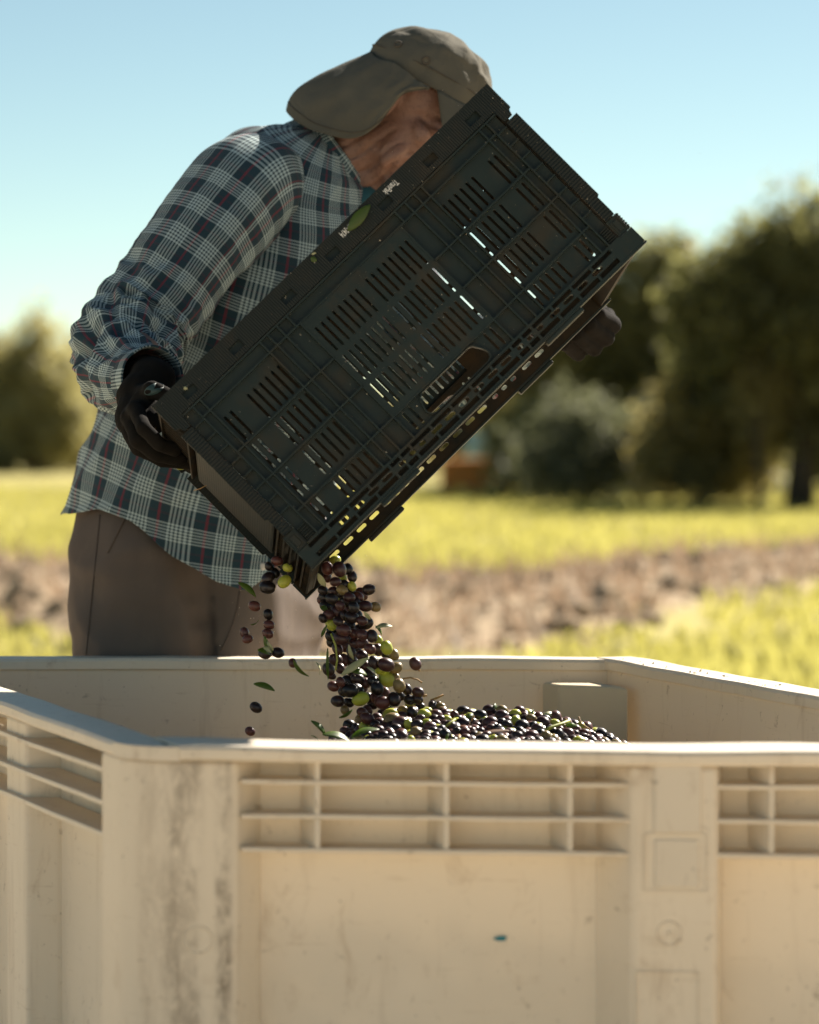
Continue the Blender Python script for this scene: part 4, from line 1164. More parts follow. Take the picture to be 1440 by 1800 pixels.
cuff('cuff', P(243, 668, 4.305), P(268, 664, 4.235), 0.041, 0.042, shirt, 1)
cuff('cuff', P(945, 572, 4.605), P(975, 562, 4.56), 0.036, 0.037, shirt, 2)
# collar: a folded band round the neck
cd = P(648, 228, 4.76) - P(566, 288, 4.76); cd.normalize()
ca_ = Vector((0, 1, 0)); cb_ = cd.cross(ca_).normalized()          # cb_: in the picture plane
if cb_.z < 0: cb_ = -cb_
cc = P(574, 286, 4.757); rings, uv = [], []; n = 96
for s, off, k in ((0, 0.006, 0.80), (1, 0.024, 0.86), (2, 0.029, 0.93), (3, 0.026, 1.02), (4, 0.010, 1.17), (5, -0.006, 1.33), (6, -0.020, 1.46)):
    ring = []
    for j in range(n + 1):
        th = math.pi * 0.09 + (2 * math.pi - math.pi * 0.18) * j / n + math.pi * 1.5   # opening at the throat
        e = 0.002 * noise.noise(Vector((th * 2, s * 0.5, 1)))
        throat = max(0, -math.sin(th)) ** 3
        ring.append(cc + cd * (off - 0.020 * throat * (s > 3)) + (cb_ * math.sin(th) * 0.074 + ca_ * math.cos(th) * 0.066) * ((k if k < 1 else 1 + (k - 1) * (0.35 + 0.65 * max(0, min(1, 0.6 - math.sin(th) * 0.9)))) + e * 8)); uv.append((j / n * 0.40, s * 0.011 + 0.004))
    rings.append(ring)
v, f = loft(rings, closed=False)
o = mesh_obj('collar', v, f, M['plaid'], shirt, True, uv)
m = o.modifiers.new('cloth', 'SOLIDIFY'); m.thickness = 0.0022
m = o.modifiers.new('sub', 'SUBSURF'); m.levels = 1; m.render_levels = 2
bm = bmesh.new(); bmesh.ops.create_uvsphere(bm, u_segments=16, v_segments=10, radius=0.0055)
for q in bm.verts: q.co.y *= 0.35
bp = bm_obj('button', bm, M['button'], shirt, True)
# undershirt at the throat
v, f = ellipsoid_vf(P(628, 372, 4.75), cd * 0.05, ca_ * 0.062, cb_ * 0.045); mesh_obj('undershirt', v, f, M['undershirt'], person, True)

# ---- trousers
tp = [capsule_vf(P(247, 900, 4.765), 0.100, P(250, 1010, 4.735), 0.110), capsule_vf(P(276, 950, 4.755), 0.108, P(410, 950, 4.80), 0.112), capsule_vf(P(340, 860, 4.765), 0.120, P(345, 960, 4.765), 0.128),
      capsule_vf(P(250, 990, 4.715), 0.110, P(247, 1180, 4.715), 0.112), capsule_vf(P(247, 1180, 4.715), 0.112, Vector((KN_R.x, KN_R.y, 0.50)), 0.098), capsule_vf(Vector((KN_R.x, KN_R.y, 0.50)), 0.098, AN_R + Vector((0, 0, -0.01)), 0.076),
      capsule_vf(P(432, 1010, 4.84), 0.092, Vector((KN_L.x, KN_L.y, 0.50)), 0.090), capsule_vf(Vector((KN_L.x, KN_L.y, 0.50)), 0.090, AN_L + Vector((0, 0, -0.01)), 0.076)]
def slab_vf(p0, p1, r, z0, z1, n=20):
    """a leg with a flat side: rounded oblong section from p0 to p1, between two heights"""
    p0, p1 = Vector((p0.x, p0.y)), Vector((p1.x, p1.y)); t = (p1 - p0).normalized(); q = Vector((t.y, -t.x)); rings = []
    for k in range(13):
        z = z0 + (z1 - z0) * k / 12; rr = r * (1 - 0.10 * (k / 12)) - (0.03 if k in (0, 12) else 0); sh = Vector((0.006 * math.sin(k * 0.9), 0))
        sec = [p1 + (q * math.cos(w) + t * math.sin(w)) * rr for w in np.linspace(0, math.pi, n)] + [p0 + (q * math.cos(w) + t * math.sin(w)) * rr for w in np.linspace(math.pi, 2 * math.pi, n)]
        rings.append([Vector((c.x + sh.x, c.y, z)) for c in sec])
    return loft(rings, cap0=True, cap1=True)
tp += [slab_vf(P(420, 1100, 4.72), P(494, 1100, 4.89), 0.072, 0.60, P(450, 985, 4.8).z)]
tp += [ellipsoid_vf(P(325, 1010, 4.775), Vector((0.150, 0, 0)), Vector((0, 0.125, 0)), Vector((0, 0, 0.14))), capsule_vf(P(300, 1060, 4.73), 0.085, P(415, 1050, 4.80), 0.090)]
trousers = fuse('trousers', tp, 0.007, 12, M['trouser'], person)
def trouser_relief(co, no):
    d = np.zeros(len(co))
    for i, p in enumerate(co):
        x, y, z = p
        a = noise.noise(Vector((x * 9 + z * 4, y * 9, z * 2.0))); b = noise.noise(Vector((x * 6 - z * 10, y * 6, z * 9 + x * 8)))
        c = noise.noise(Vector((x * 5 + z * 7, y * 5, z * 5 - x * 6 + 3)))
        k_ = 0.55 if x > -0.30 else 1.0
        d[i] = k_ * (0.011 * a + 0.008 * (0.5 - abs(b) * 1.9)) + 0.012 * (0.35 - abs(c) * 1.6) * (0.25 if x > -0.30 else 1.0)
    return d
displace(trousers, trouser_relief)
def ray_hit(o, px, py):
    bm = bmesh.new(); bm.from_mesh(o.data); t = BVHTree.FromBMesh(bm); bm.free(); return t
def surf_line(o, tree_, pts, r, name, mat, parent):
    out = []
    for px, py in pts:
        d = ray(px, py).normalized(); h = tree_.ray_cast(CO, d)
        if h[0] is not None: out.append(h[0] - d * r * 0.3)
    if len(out) > 2: tube(name, out, r, mat, parent, 6)
tt = ray_hit(trousers, 0, 0)
surf_line(trousers, tt, [(176 - i * 1.1, 905 + i * 11) for i in range(24)], 0.0012, 'side_seam', M['seam'], trousers)
surf_line(trousers, tt, [(189 + i * 3.2, 972 - i * 6.5) for i in range(12)], 0.0022, 'pocket_welt', M['trouser'], trousers)
surf_line(trousers, tt, [(421 - i * 0.5 - (i / 14) ** 2 * 30, 1040 + i * 8) for i in range(14)], 0.0012, 'inseam', M['seam'], trousers)
st_ = ray_hit(shirt, 0, 0)
h = st_.ray_cast(CO, ray(462, 996).normalized())
bp.location = (h[0] - ray(462, 996).normalized() * 0.002) if h[0] is not None else P(462, 996, 4.6)
surf_line(shirt, st_, [(458 - 10 * math.sin(i / 16 * 3.14), 282 + i * 9) for i in range(17)], 0.0010, 'armhole_seam', M['plaid'], shirt)
# boots
for an in (AN_R, AN_L):
    t = Vector((0.13, -0.05, 0)); b = Vector((an.x, an.y, 0.05))
    fuse('boot', [capsule_vf(b + Vector((-.03, .01, 0.0)), 0.048, b + t, 0.042), capsule_vf(b, 0.050, b + Vector((0, 0, 0.10)), 0.052)], 0.008, 4, M['boot'], person)

# ---- gloves
def glove(name, wrist, palm, fingers, back, k=1.0, extra=()):
    g = fuse(name, hand_parts(wrist, palm, fingers, k) + [capsule_vf(back, 0.031, wrist, 0.032)] + list(extra), 0.0026, 3, M['glove'], person)
    displace(g, lambda co, no: np.array([0.0012 * nz(p, 60) + 0.0015 * nz(p, 28, 4) for p in co]))
    return g
g_r = glove('glove', P(270, 668, 4.225), palm_r, fing_r, P(258, 662, 4.265), 1.04, [capsule_vf(P(256, 712, 4.15), 0.022, P(268, 742, 4.12), 0.019)])
g_l = glove('glove', P(1010, 558, 4.53), palm_l, fing_l, P(985, 556, 4.56), 1.10)
gt = ray_hit(g_r, 0, 0)
# rubber coating patch on the thumb side of the near glove
pv = []
for a in np.linspace(0, 2 * math.pi, 20, endpoint=False):
    px, py = 271 + 17 * math.cos(a) - 4 * math.sin(a), 684 + 11 * math.sin(a) - 3 * math.cos(a)
    d = ray(px, py).normalized(); hh = gt.ray_cast(CO, d)
    if hh[0] is not None: pv.append(hh[0] - d * 0.0012)
if len(pv) > 8:
    d = ray(271, 684).normalized(); hh = gt.ray_cast(CO, d); c = hh[0] - d * 0.0022
    k = len(pv); mesh_obj('rubber_coating', pv + [c] + [p + d * 0.004 for p in pv], [(i, (i + 1) % k, k) for i in range(k)] + [((i + 1) % k, i, k + 1 + i, k + 1 + (i + 1) % k) for i in range(k)], M['glove_coat'], g_r, True)

# ---- hat
hat_c = P(752, 146, 4.74)
hf = Vector((0.886, -0.12, -0.455)).normalized(); hu0 = Vector((0.464, 0.0, 0.886)); hu = (hu0 - hf * hu0.dot(hf)).normalized(); hl = hu.cross(hf)
RF, RL, RU = 0.101, 0.085, 0.091
def crown_pt(th, t):
    """th: 0 = forward, pi/2 = the man's left; t: 0 at the band, 1 at the top"""
    al = t * math.pi / 2; e = 0.72
    c = math.cos(al) ** e; s = math.sin(al) ** 0.92
    sq = 1 + 0.03 * math.cos(2 * th)
    p = hat_c + (hf * math.cos(th) * RF + hl * math.sin(th) * RL) * c * sq + hu * (RU * s - 0.012)
    return p
rings, n = [], 96
for i in range(31):
    t = i / 30 * 0.985; ring = []
    for j in range(n):
        th = 2 * math.pi * j / n; p = crown_pt(th, t)
        out = (p - hat_c).normalized()
        seam = -0.0016 * math.exp(-((((th / (math.pi / 3)) % 1) - 0.5) / 0.03) ** 2) * min(1, t * 5)
        d = seam + 0.006 * nz(p, 16, 3) + 0.003 * nz(p, 34, 1)
        if t > 0.45: d += 0.005 * nz(p, 26, 7)
        if math.cos(th) > 0: d += 0.012 * math.cos(th) * (0.18 - abs(nz(p, 24, 11))) * min(1, t * 3)
        ring.append(p + out * d)
    rings.append(ring)
v, f = loft(rings, cap1=True)
hat = mesh_obj('hat', v, f, M['hat'], person, True)
m = hat.modifiers.new('cloth', 'SOLIDIFY'); m.thickness = 0.002; m.offset = -1
m = hat.modifiers.new('sub', 'SUBSURF'); m.levels = 0; m.render_levels = 1
# band seam
bpts = [crown_pt(2 * math.pi * j / 60, 0.16) + (crown_pt(2 * math.pi * j / 60, 0.16) - hat_c).normalized() * 0.0012 for j in range(61)]
tube('band_seam', bpts, 0.0010, M['hat_thread'], hat, 6)
# eyelets
hm = bmesh.new(); hm.from_mesh(hat.data); ht = BVHTree.FromBMesh(hm); hm.free()
for px, py in ((700, 78), (749, 106)):
    d = ray(px, py).normalized(); hh = ht.ray_cast(CO, d)
    if hh[0] is not None:
        nn = hh[1]; nn = nn if nn.dot(d) < 0 else -nn; a = nn.orthogonal().normalized(); b = nn.cross(a); rr = []
        for i in range(25):
            q = 2 * math.pi * i / 24; cdir = a * math.cos(q) + b * math.sin(q)
            rr.append([hh[0] + nn * 0.0008 + cdir * (0.0052 + 0.0018 * math.cos(w)) + nn * 0.0018 * math.sin(w) for w in np.linspace(0, 2 * math.pi, 8, endpoint=False)])
        v, f = loft(rr); mesh_obj('eyelet', v, f, M['hat_thread'], hat, True)
        k = [hh[0] + nn * 0.0012 + (a * math.cos(w) + b * math.sin(w)) * 0.0042 for w in np.linspace(0, 2 * math.pi, 16, endpoint=False)]
        mesh_obj('eyelet_centre', k, [tuple(range(16))], M['hat'], hat)
# bill
rows = []
for i in range(9):
    s = i / 8; row = []
    for j in range(41):
        th = -1.25 + 2.5 * j / 40
        p0 = crown_pt(th, 0.02) + hu * (-0.004)
        ext = 0.068 * math.cos(th * 0.95) ** 0.7
        row.append(p0 + hf * ext * s - hu * (0.020 * s + 0.030 * s * (math.sin(th) ** 2)) + hl * math.sin(th) * 0.012 * s)
    rows.append(row)
v, f = loft(rows, closed=False)
o = mesh_obj('bill', v, f, M['hat'], hat, True); m = o.modifiers.new('cloth', 'SOLIDIFY'); m.thickness = 0.004
# neck flap: a sheet from temple round the back of the head to the other temple
YC = 4.74
near_top = [(757, 152, -0.098), (738, 143, -0.096), (716, 125, -0.094), (692, 109, -0.084), (666, 102, -0.062), (655, 92, -0.03), (652, 90, 0.0)]
near_bot = [(754, 156, -0.102), (706, 168, -0.108), (663, 222, -0.116), (620, 243, -0.108), (562, 232, -0.088), (520, 214, -0.055), (502, 196, 0.0)]
def ctrl_curve(pts):
    full = pts + [(x, y, -d) for x, y, d in reversed(pts[:-1])]
    return catmull(full, 14)
T_, B_ = ctrl_curve(near_top), ctrl_curve(near_bot)
rows = []; ns = 34
for i in range(ns + 1):
    s = i / ns; row = []
    for k, (a, b) in enumerate(zip(T_, B_)):
        pa, pb = P(a[0], a[1], YC + a[2]), P(b[0], b[1], YC + b[2]); q = k / (len(T_) - 1)
        p = pa.lerp(pb, s)
        L = (pb - pa).length
        bulge = Vector((-0.40, 0, 0.92)) * ((0.024 * s ** 1.1 * (1 - s ** 9) + 0.004 * math.sin(math.pi * s)) * min(1, L / 0.13)) * math.exp(-((q - .5) / .20) ** 2)
        side = Vector((0, -1 if q < 0.5 else 1, 0)) * (0.014 * math.sin(math.pi * s) * math.sin(math.pi * min(1, abs(q - 0.5) * 2)))
        w = 0.0065 * noise.noise(Vector((q * 9, s * 2.0, 4))) * s + 0.003 * noise.noise(Vector((q * 22, s * 5, 9)))
        fold_ = 0.010 * math.exp(-((q - 0.26 - 0.10 * s) / 0.030) ** 2) * s * (1 - 0.4 * s)
        p = p + bulge + side + Vector((0, -1 if q < 0.5 else 1, 0.3)) * (w - fold_)
        row.append(p)
    rows.append(row)
v, f = loft(rows, closed=False)
o = mesh_obj('neck_flap', v, f, M['hat'], hat, True); m = o.modifiers.new('cloth', 'SOLIDIFY'); m.thickness = 0.0022
m = o.modifiers.new('sub', 'SUBSURF'); m.levels = 0; m.render_levels = 1
hem = [Vector(p) for p in rows[-3]]
tube('hem_stitch', [p + Vector((0, -0.0012 if i < len(hem) / 2 else 0.0012, 0)) for i, p in enumerate(hem)], 0.0008, M['hat_thread'], o, 5)

# ------------------------------------------------------------------ olives
def olive_mesh(key, variant):
    bm = bmesh.new(); bmesh.ops.create_uvsphere(bm, u_segments=20, v_segments=14, radius=0.5)
    for v in bm.verts:
        z = v.co.z; r = 0.80 + (0.04 if variant else -0.02)
        taper = 1 - 0.10 * (z + 0.1) * (1.4 if variant == 1 else 0.5)
        v.co.x *= r * taper; v.co.y *= r * taper
        v.co += v.co.normalized() * (0.016 * noise.noise(v.co * 2.2 + Vector((variant * 9, len(key), 0))))
        if z > 0.47: v.co.z -= 0.012
        if z < -0.49: v.co.z -= 0.02
    me = bpy.data.meshes.new('olive'); bm.to_mesh(me); bm.free()
    me.polygons.foreach_set('use_smooth', [True] * len(me.polygons)); me.materials.append(OL[key]); return me
OM = {(k, v): olive_mesh(k, v) for k in OL for v in (0, 1, 2)}
CN = {'k': 'black olive', 'p': 'purple olive', 'r': 'reddish olive', 'g': 'green olive', 'm': 'mottled olive'}
made = []; geos = []
def olive(px, py, size_px, ang, key, Y, zone, label=None):
    """size_px: long axis in photo pixels; ang: its direction, clockwise from horizontal"""
    o = bpy.data.objects.new('olive', OM[(key, rng.integers(3))]); col.objects.link(o)
    o.location = P(px, py, Y); L = size_px / FPX * Y * 1.04
    a = R_(ang); d = CR * math.cos(a) - CU * math.sin(a); 
    d = (d + CF * (rng.random() - 0.5) * 0.7).normalized()
    if rng.random() < 0.5: d = -d
    qn = d.to_track_quat('Z', 'Y') @ Quaternion((0, 0, 1), rng.random() * 6.283)
    o.rotation_mode = 'QUATERNION'; o.rotation_quaternion = qn; o.scale = (L, L, L)
    o['category'] = 'olive'; made.append((o, key, zone, label)); geos.append((px, py, size_px, ang)); return o

STREAM_A = [  # crop at (540,960), 7.2x : x, y, long axis, angle, colour, layer
    (255,280,178,75,'r',0),(410,295,205,65,'p',0),(350,185,155,-25,'g',1),(515,290,150,70,'k',1),(570,385,155,75,'k',1),(785,550,170,-8,'k',0),(360,450,145,0,'p',0),
    (255,395,130,80,'r',2),(450,400,130,60,'g',2),(470,480,125,30,'k',1),(445,555,155,30,'m',0),(570,510,130,60,'g',1),(560,565,120,60,'k',1),(535,650,155,5,'p',0),(330,570,140,0,'p',1),
    (240,600,135,60,'m',2),(315,665,160,20,'k',0),(650,640,150,45,'r',1),(690,605,180,45,'r',2),(735,760,180,8,'p',0),(865,770,145,20,'m',1),(615,710,150,50,'k',1),(395,670,130,50,'g',2),
    (415,750,140,50,'p',0),(390,835,185,30,'p',1),(590,775,160,60,'k',0),(560,900,185,20,'k',0),(480,880,160,50,'k',1),(695,945,145,15,'p',0),(750,980,190,-25,'k',1),(270,870,150,20,'p',1),(200,915,130,60,'k',1),
    (312,985,185,60,'g',1),(395,955,145,30,'k',0),(460,1060,195,20,'p',0),(310,1070,135,0,'k',2),(590,1110,160,30,'r',1),(697,1120,160,20,'p',0),(822,1140,170,75,'k',0),(290,1145,150,60,'k',1),
    (430,1170,205,20,'p',1),(600,1230,160,30,'p',1),(700,1230,165,5,'p',1),(900,1190,130,60,'g',2),(1005,1285,190,72,'g',0),(795,1300,155,35,'r',0),(895,1310,165,70,'p',1),(560,1345,150,60,'k',0),
    (385,1300,165,60,'p',1),(300,1220,130,60,'k',2),(695,1385,160,20,'p',1),(1095,1370,165,60,'m',1),(1010,1375,140,0,'k',2),(210,650,150,60,'k',2),(230,760,160,40,'k',2),(180,690,130,60,'p',2),
    (480,700,150,40,'k',2),(420,600,140,60,'k',2),(520,800,150,40,'p',2),(640,870,150,60,'k',2),(540,1000,160,40,'k',2),(660,1060,150,60,'p',2),(380,1130,160,10,'k',2),(500,1180,160,70,'k',2),(470,1270,160,40,'p',2),(620,1310,150,10,'k',2),(200,560,140,30,'k',2),(330,770,150,30,'k',2)]
STREAM_B = [  # crop at (540,1120), 6x
    (700,265,148,70,'k',0),(830,290,185,18,'p',0),(935,325,150,-25,'m',1),(770,345,120,0,'g',1),(840,440,185,50,'g',1),(935,435,120,60,'m',1),(970,510,155,75,'m',0),(1050,550,130,60,'k',1),
    (738,540,155,70,'k',0),(700,470,140,30,'k',1),(615,485,125,60,'r',1),(225,340,155,60,'k',0),(300,240,155,20,'p',1),(350,330,120,60,'p',1),(260,410,95,20,'p',1),(355,475,115,60,'r',0),
    (277,520,128,25,'r',0),(430,460,135,40,'k',1),(530,440,155,20,'k',1),(450,560,190,10,'k',0),(380,575,120,60,'k',2),(520,560,170,40,'k',1),(322,675,148,10,'k',0),(440,690,115,30,'k',1),(566,650,185,-18,'g',0),
    (400,772,110,60,'m',1),(650,640,125,60,'k',2),(690,700,130,60,'k',2),(720,640,130,60,'r',1),(795,690,165,10,'r',0),(917,655,158,70,'k',0),(980,615,115,60,'k',2),(580,790,118,20,'p',1),
    (636,860,160,30,'r',0),(742,850,118,30,'p',1),(560,880,125,60,'m',2),(1170,580,128,20,'p',1),(1165,652,125,30,'k',1),(1080,662,128,20,'k',1),
    (600,300,150,30,'p',2),(500,370,150,10,'k',2),(660,400,150,50,'k',2),(560,540,150,10,'p',2),(820,590,140,60,'p',2),(840,740,140,20,'k',2),(640,770,120,60,'p',2),(470,250,150,60,'k',2),(390,240,140,70,'p',2)]
STRAY = [  # crop at (410,960), 8.18x, with a label each
    (632,212,178,5,'r','reddish olive topmost of the little cluster left of the crate corner'),(512,290,140,60,'k','black olive behind the reddish one in the cluster left of the crate corner'),
    (600,385,165,60,'k','black olive in the middle of the cluster left of the crate corner'),(498,465,205,-40,'k','large black olive above the lowest one in the cluster by the shirt hem'),
    (495,592,240,10,'k','large black olive lowest in the cluster by the shirt hem'),(785,312,150,25,'g','small yellow green olive touching the ribbed end of the crate'),
    (737,512,215,-40,'g','speckled yellow green olive hanging beside the ribbed end of the crate'),(306,862,188,20,'r','reddish olive falling alone below the green leaf by the shirt hem'),
    (505,985,165,70,'k','dark olive topmost of three falling in a column before the trousers'),(517,1132,168,12,'r','reddish olive in the middle of three falling in a column before the trousers'),
    (500,1258,170,25,'r','reddish olive lowest of three falling in a column, above the leafy sprig'),(162,1242,158,70,'p','purple olive upper of the pair falling before the trouser leg'),
    (210,1337,158,-12,'r','reddish olive lower of the pair falling before the trouser leg'),(642,1532,190,18,'k','black olive beside the leafy sprig just above the far rim'),
    (455,1545,190,10,'k','black olive half hidden by the leafy sprig above the far rim'),(855,1680,138,75,'r','small reddish olive below the far rim with a leaf at its side')]
PILE_A = [  # crop at (540,1120), 6x
    (1110,722,155,30,'g'),(1010,762,105,0,'m'),(1110,800,145,60,'k'),(1000,822,98,0,'p'),(878,815,165,-20,'g'),(895,872,185,-18,'m'),(985,910,178,0,'p'),(1070,920,118,60,'g'),(935,965,125,0,'k'),
    (1006,1055,158,60,'p'),(1155,1010,148,40,'m'),(1195,858,108,0,'p'),(1240,825,158,25,'g'),(1270,780,110,10,'g'),(1160,922,140,0,'k'),(1260,912,128,0,'g'),(1300,952,148,10,'p'),(1360,815,138,10,'p'),
    (1325,722,118,80,'k'),(1195,732,108,20,'k'),(1345,1042,108,0,'k'),(1330,988,108,0,'k'),(1240,1092,120,10,'k'),(800,1042,138,0,'k'),(850,1092,130,0,'k'),(680,1082,145,0,'k'),(735,1062,120,20,'k'),
    (540,1087,128,-10,'m'),(445,927,138,20,'k'),(520,962,120,60,'k'),(408,992,128,20,'p'),(605,945,120,20,'g'),(718,922,108,0,'k'),(1100,1082,98,60,'g'),(790,800,100,20,'k'),(1040,880,100,40,'k'),(860,1000,120,20,'k'),(760,980,120,10,'p'),(620,1030,130,0,'k'),(900,1060,110,40,'k')]
PILE_B = [  # crop at (740,1200), 7.58x
    (155,312,138,80,'k'),(235,278,78,0,'p'),(268,322,138,30,'m'),(80,372,120,20,'g'),(62,435,170,22,'g'),(205,425,158,20,'p'),(320,402,128,10,'p'),(265,482,128,20,'p'),(345,442,108,0,'p'),(450,435,138,60,'r'),
    (340,492,148,0,'g'),(570,392,198,8,'k'),(640,412,175,10,'k'),(655,450,125,20,'g'),(790,442,196,20,'k'),(910,367,178,0,'p'),(1085,367,158,20,'m'),(1318,372,158,10,'p'),(1250,422,168,-10,'g'),(1268,515,168,60,'g'),
    (1075,442,186,8,'p'),(1380,432,108,0,'p'),(918,540,215,-15,'p'),(555,550,205,0,'k'),(680,525,150,20,'k'),(200,552,148,20,'p'),(62,545,125,0,'g'),(130,592,176,15,'p'),(165,637,118,0,'k'),(320,545,128,10,'p'),(390,582,186,20,'k'),
    (740,572,128,10,'p'),(940,602,138,10,'p'),(795,640,118,10,'p'),(1080,522,128,20,'k'),(1152,565,158,20,'k'),(1350,572,196,8,'k'),(590,657,138,10,'r'),(690,660,148,60,'p'),(330,692,176,60,'k'),(187,706,118,20,'k'),
    (1285,702,158,10,'k'),(1320,642,138,20,'k'),(820,772,206,8,'k'),(978,752,128,60,'g'),(1090,770,176,22,'m'),(600,742,148,20,'p'),(440,772,128,20,'k'),(565,802,128,10,'m'),(195,792,118,10,'p'),(60,772,138,0,'k'),
    (400,812,148,10,'k'),(720,817,158,0,'k'),(1235,812,168,0,'p'),(1375,827,128,0,'p'),(1410,782,128,0,'k'),(70,732,140,0,'p'),(480,640,120,20,'k'),(880,700,130,0,'p'),(1180,660,140,10,'p'),(1020,600,130,0,'k'),(280,620,130,30,'k'),(500,480,120,0,'k')]
PILE_C = [  # crop at (920,1200), 7.2x
    (102,452,138,20,'m'),(125,542,128,0,'k'),(250,505,186,25,'p'),(285,462,138,20,'k'),(175,577,158,10,'p'),(400,522,148,8,'g'),(490,552,108,10,'m'),(105,680,198,5,'p'),(85,742,158,10,'p'),(290,692,180,70,'m'),
    (450,660,168,80,'k'),(570,640,158,20,'p'),(555,762,148,40,'k'),(380,612,118,30,'k'),(655,582,138,20,'p'),(730,552,128,60,'g'),(660,642,108,20,'k'),(700,750,178,-10,'g'),(780,645,158,20,'p'),(640,712,108,30,'p'),
    (440,802,158,0,'p'),(820,802,208,5,'p'),(880,762,158,50,'k'),(860,712,118,20,'p'),(985,658,178,5,'k'),(920,692,118,10,'k'),(880,652,88,0,'k'),(960,732,118,20,'p'),(1035,770,168,70,'m'),(1090,717,118,20,'k'),
    (1180,790,178,30,'m'),(1270,785,138,30,'p'),(1120,812,88,0,'g'),(250,802,128,0,'p'),(100,797,118,0,'k'),(200,802,120,10,'p'),(330,600,120,20,'k'),(230,640,130,20,'k'),(600,560,120,10,'k'),(460,590,110,10,'p')]
for x, y, s, a, k, ly in STREAM_A:
    px, py = 540 + x / 7.2, 960 + y / 7.2
    z = 'just under the crate corner' if py < 1060 else 'in the stream above the far rim'
    olive(px, py, s / 7.2, a, k, 4.06 + 0.026 * ly + 0.02 * rng.random(), z)
for x, y, s, a, k, ly in STREAM_B:
    px, py = 540 + x / 6, 1120 + y / 6
    z = 'in the stream in front of the far inner wall' if py < 1235 else 'where the stream lands on the heap'
    olive(px, py, s / 6, a, k, 4.06 + 0.026 * ly + 0.02 * rng.random(), z)
olive(540 + 1140 / 6, 1120 + 280 / 6, 24.5, 60, 'p', 4.08, '', 'purple olive with a short stem flying clear beside the stream')
olive(450, 1243.5, 23, 30, 'k', 4.07, '', 'black olive falling alone in front of the pale inner wall')
olive(440, 1285.5, 18.5, 30, 'r', 4.07, '', 'small reddish olive falling lowest of all, just above the near rim')
olive(318, 817, 22, 5, 'g', 4.26, '', 'yellow green olive peeping out under the gloved fingers')
for x, y, s, a, k, lab in STRAY: olive(410 + x / 8.18, 960 + y / 8.18, s / 8.18, a, k, 4.10 + 0.03 * rng.random(), '', lab)
def heap_Y(px, py):
    """the heap's front slope comes towards the camera as it drops"""
    top = np.interp(px, [590, 640, 700, 760, 830, 880, 960, 1020, 1060, 1105, 1120], [1285, 1262, 1240, 1236, 1246, 1238, 1246, 1262, 1280, 1300, 1312])
    return 4.13 - 0.30 * max(0.0, (py - top)) / 75.0
pile_pts = []
for lst, ox, oy, sc in ((PILE_A, 540, 1120, 6.0), (PILE_B, 740, 1200, 7.58), (PILE_C, 920, 1200, 7.2)):
    for x, y, s, a, k in lst:
        px, py = ox + x / sc, oy + y / sc
        z = 'at the foot of the falling stream' if px < 700 else 'on the heap beside the stream' if px < 800 else 'on the crest of the heap' if px < 960 else 'at the low end of the heap near the corner pillar'
        olive(px, py, s / sc, a, k, heap_Y(px, py) + 0.006 * rng.random(), z); pile_pts.append((px, py))
from collections import Counter
MARKS = [(568, 1012, 'pale leaf under the crate'), (588, 1145, 'curved yellow stem'), (625, 1172, 'long pale leaf'), (676, 1104, 'pale sunlit leaf'),
         (680, 1139, 'highest bright green olive'), (634, 1228, 'lowest bright green olive'), (649, 1036, 'outermost black olive'), (680, 1195, 'green olive pair'),
         (594, 1232, 'black olive nearest the trousers'), (726, 1196, 'curved dry twig'), (768, 1227, 'dry twig above the heap'), (570, 1110, 'narrow dark leaf'), (600, 1085, 'mid stream green olive'),
         (592, 1299, 'broad leaf'), (642, 1290, 'long leaf'), (785, 1276, 'slanting green stem'), (805, 1301, 'short tan twig'), (866, 1290, 'dry brown leaf'),
         (930, 1257, 'standing green leaf'), (975, 1278, 'thick green stem'), (1027, 1271, 'thin pale twig'), (906, 1262, 'twin green olives'), (873, 1302, 'twin olives'), (1098, 1306, 'low end of the heap'), (735, 1258, 'green olives by the stream foot')]
def describe(px, py, size, ang, key):
    sz = 'small ' if size < 17.5 else 'large ' if size > 23.5 else ''
    tl = 'upright' if abs(ang) > 52 else 'slanting' if abs(ang) > 17 else 'level'
    m = min(MARKS, key=lambda q: math.hypot(px - q[0], py - q[1])); dx, dy = px - m[0], py - m[1]
    if math.hypot(dx, dy) < 8: d = 'touching'
    elif abs(dy) > abs(dx): d = ('just above' if abs(dy) < 22 else 'well above') if dy < 0 else ('just below' if abs(dy) < 22 else 'well below')
    else: d = 'on the trouser side of' if dx < 0 else 'on the field side of'
    return f'{sz}{tl} {CN[key]} {d} the {m[2]}'
labs = [l if l else describe(*geo_, k) for (o, k, z, l), geo_ in zip(made, geos)]
cnt = Counter(labs)
for (o, k, z, l), lab in zip(made, labs):
    o['label'] = lab
    if cnt[lab] > 1 or not l: o['group'] = CN[k] + ('s in the falling stream' if o.location.z > 0.745 else 's on the heap')
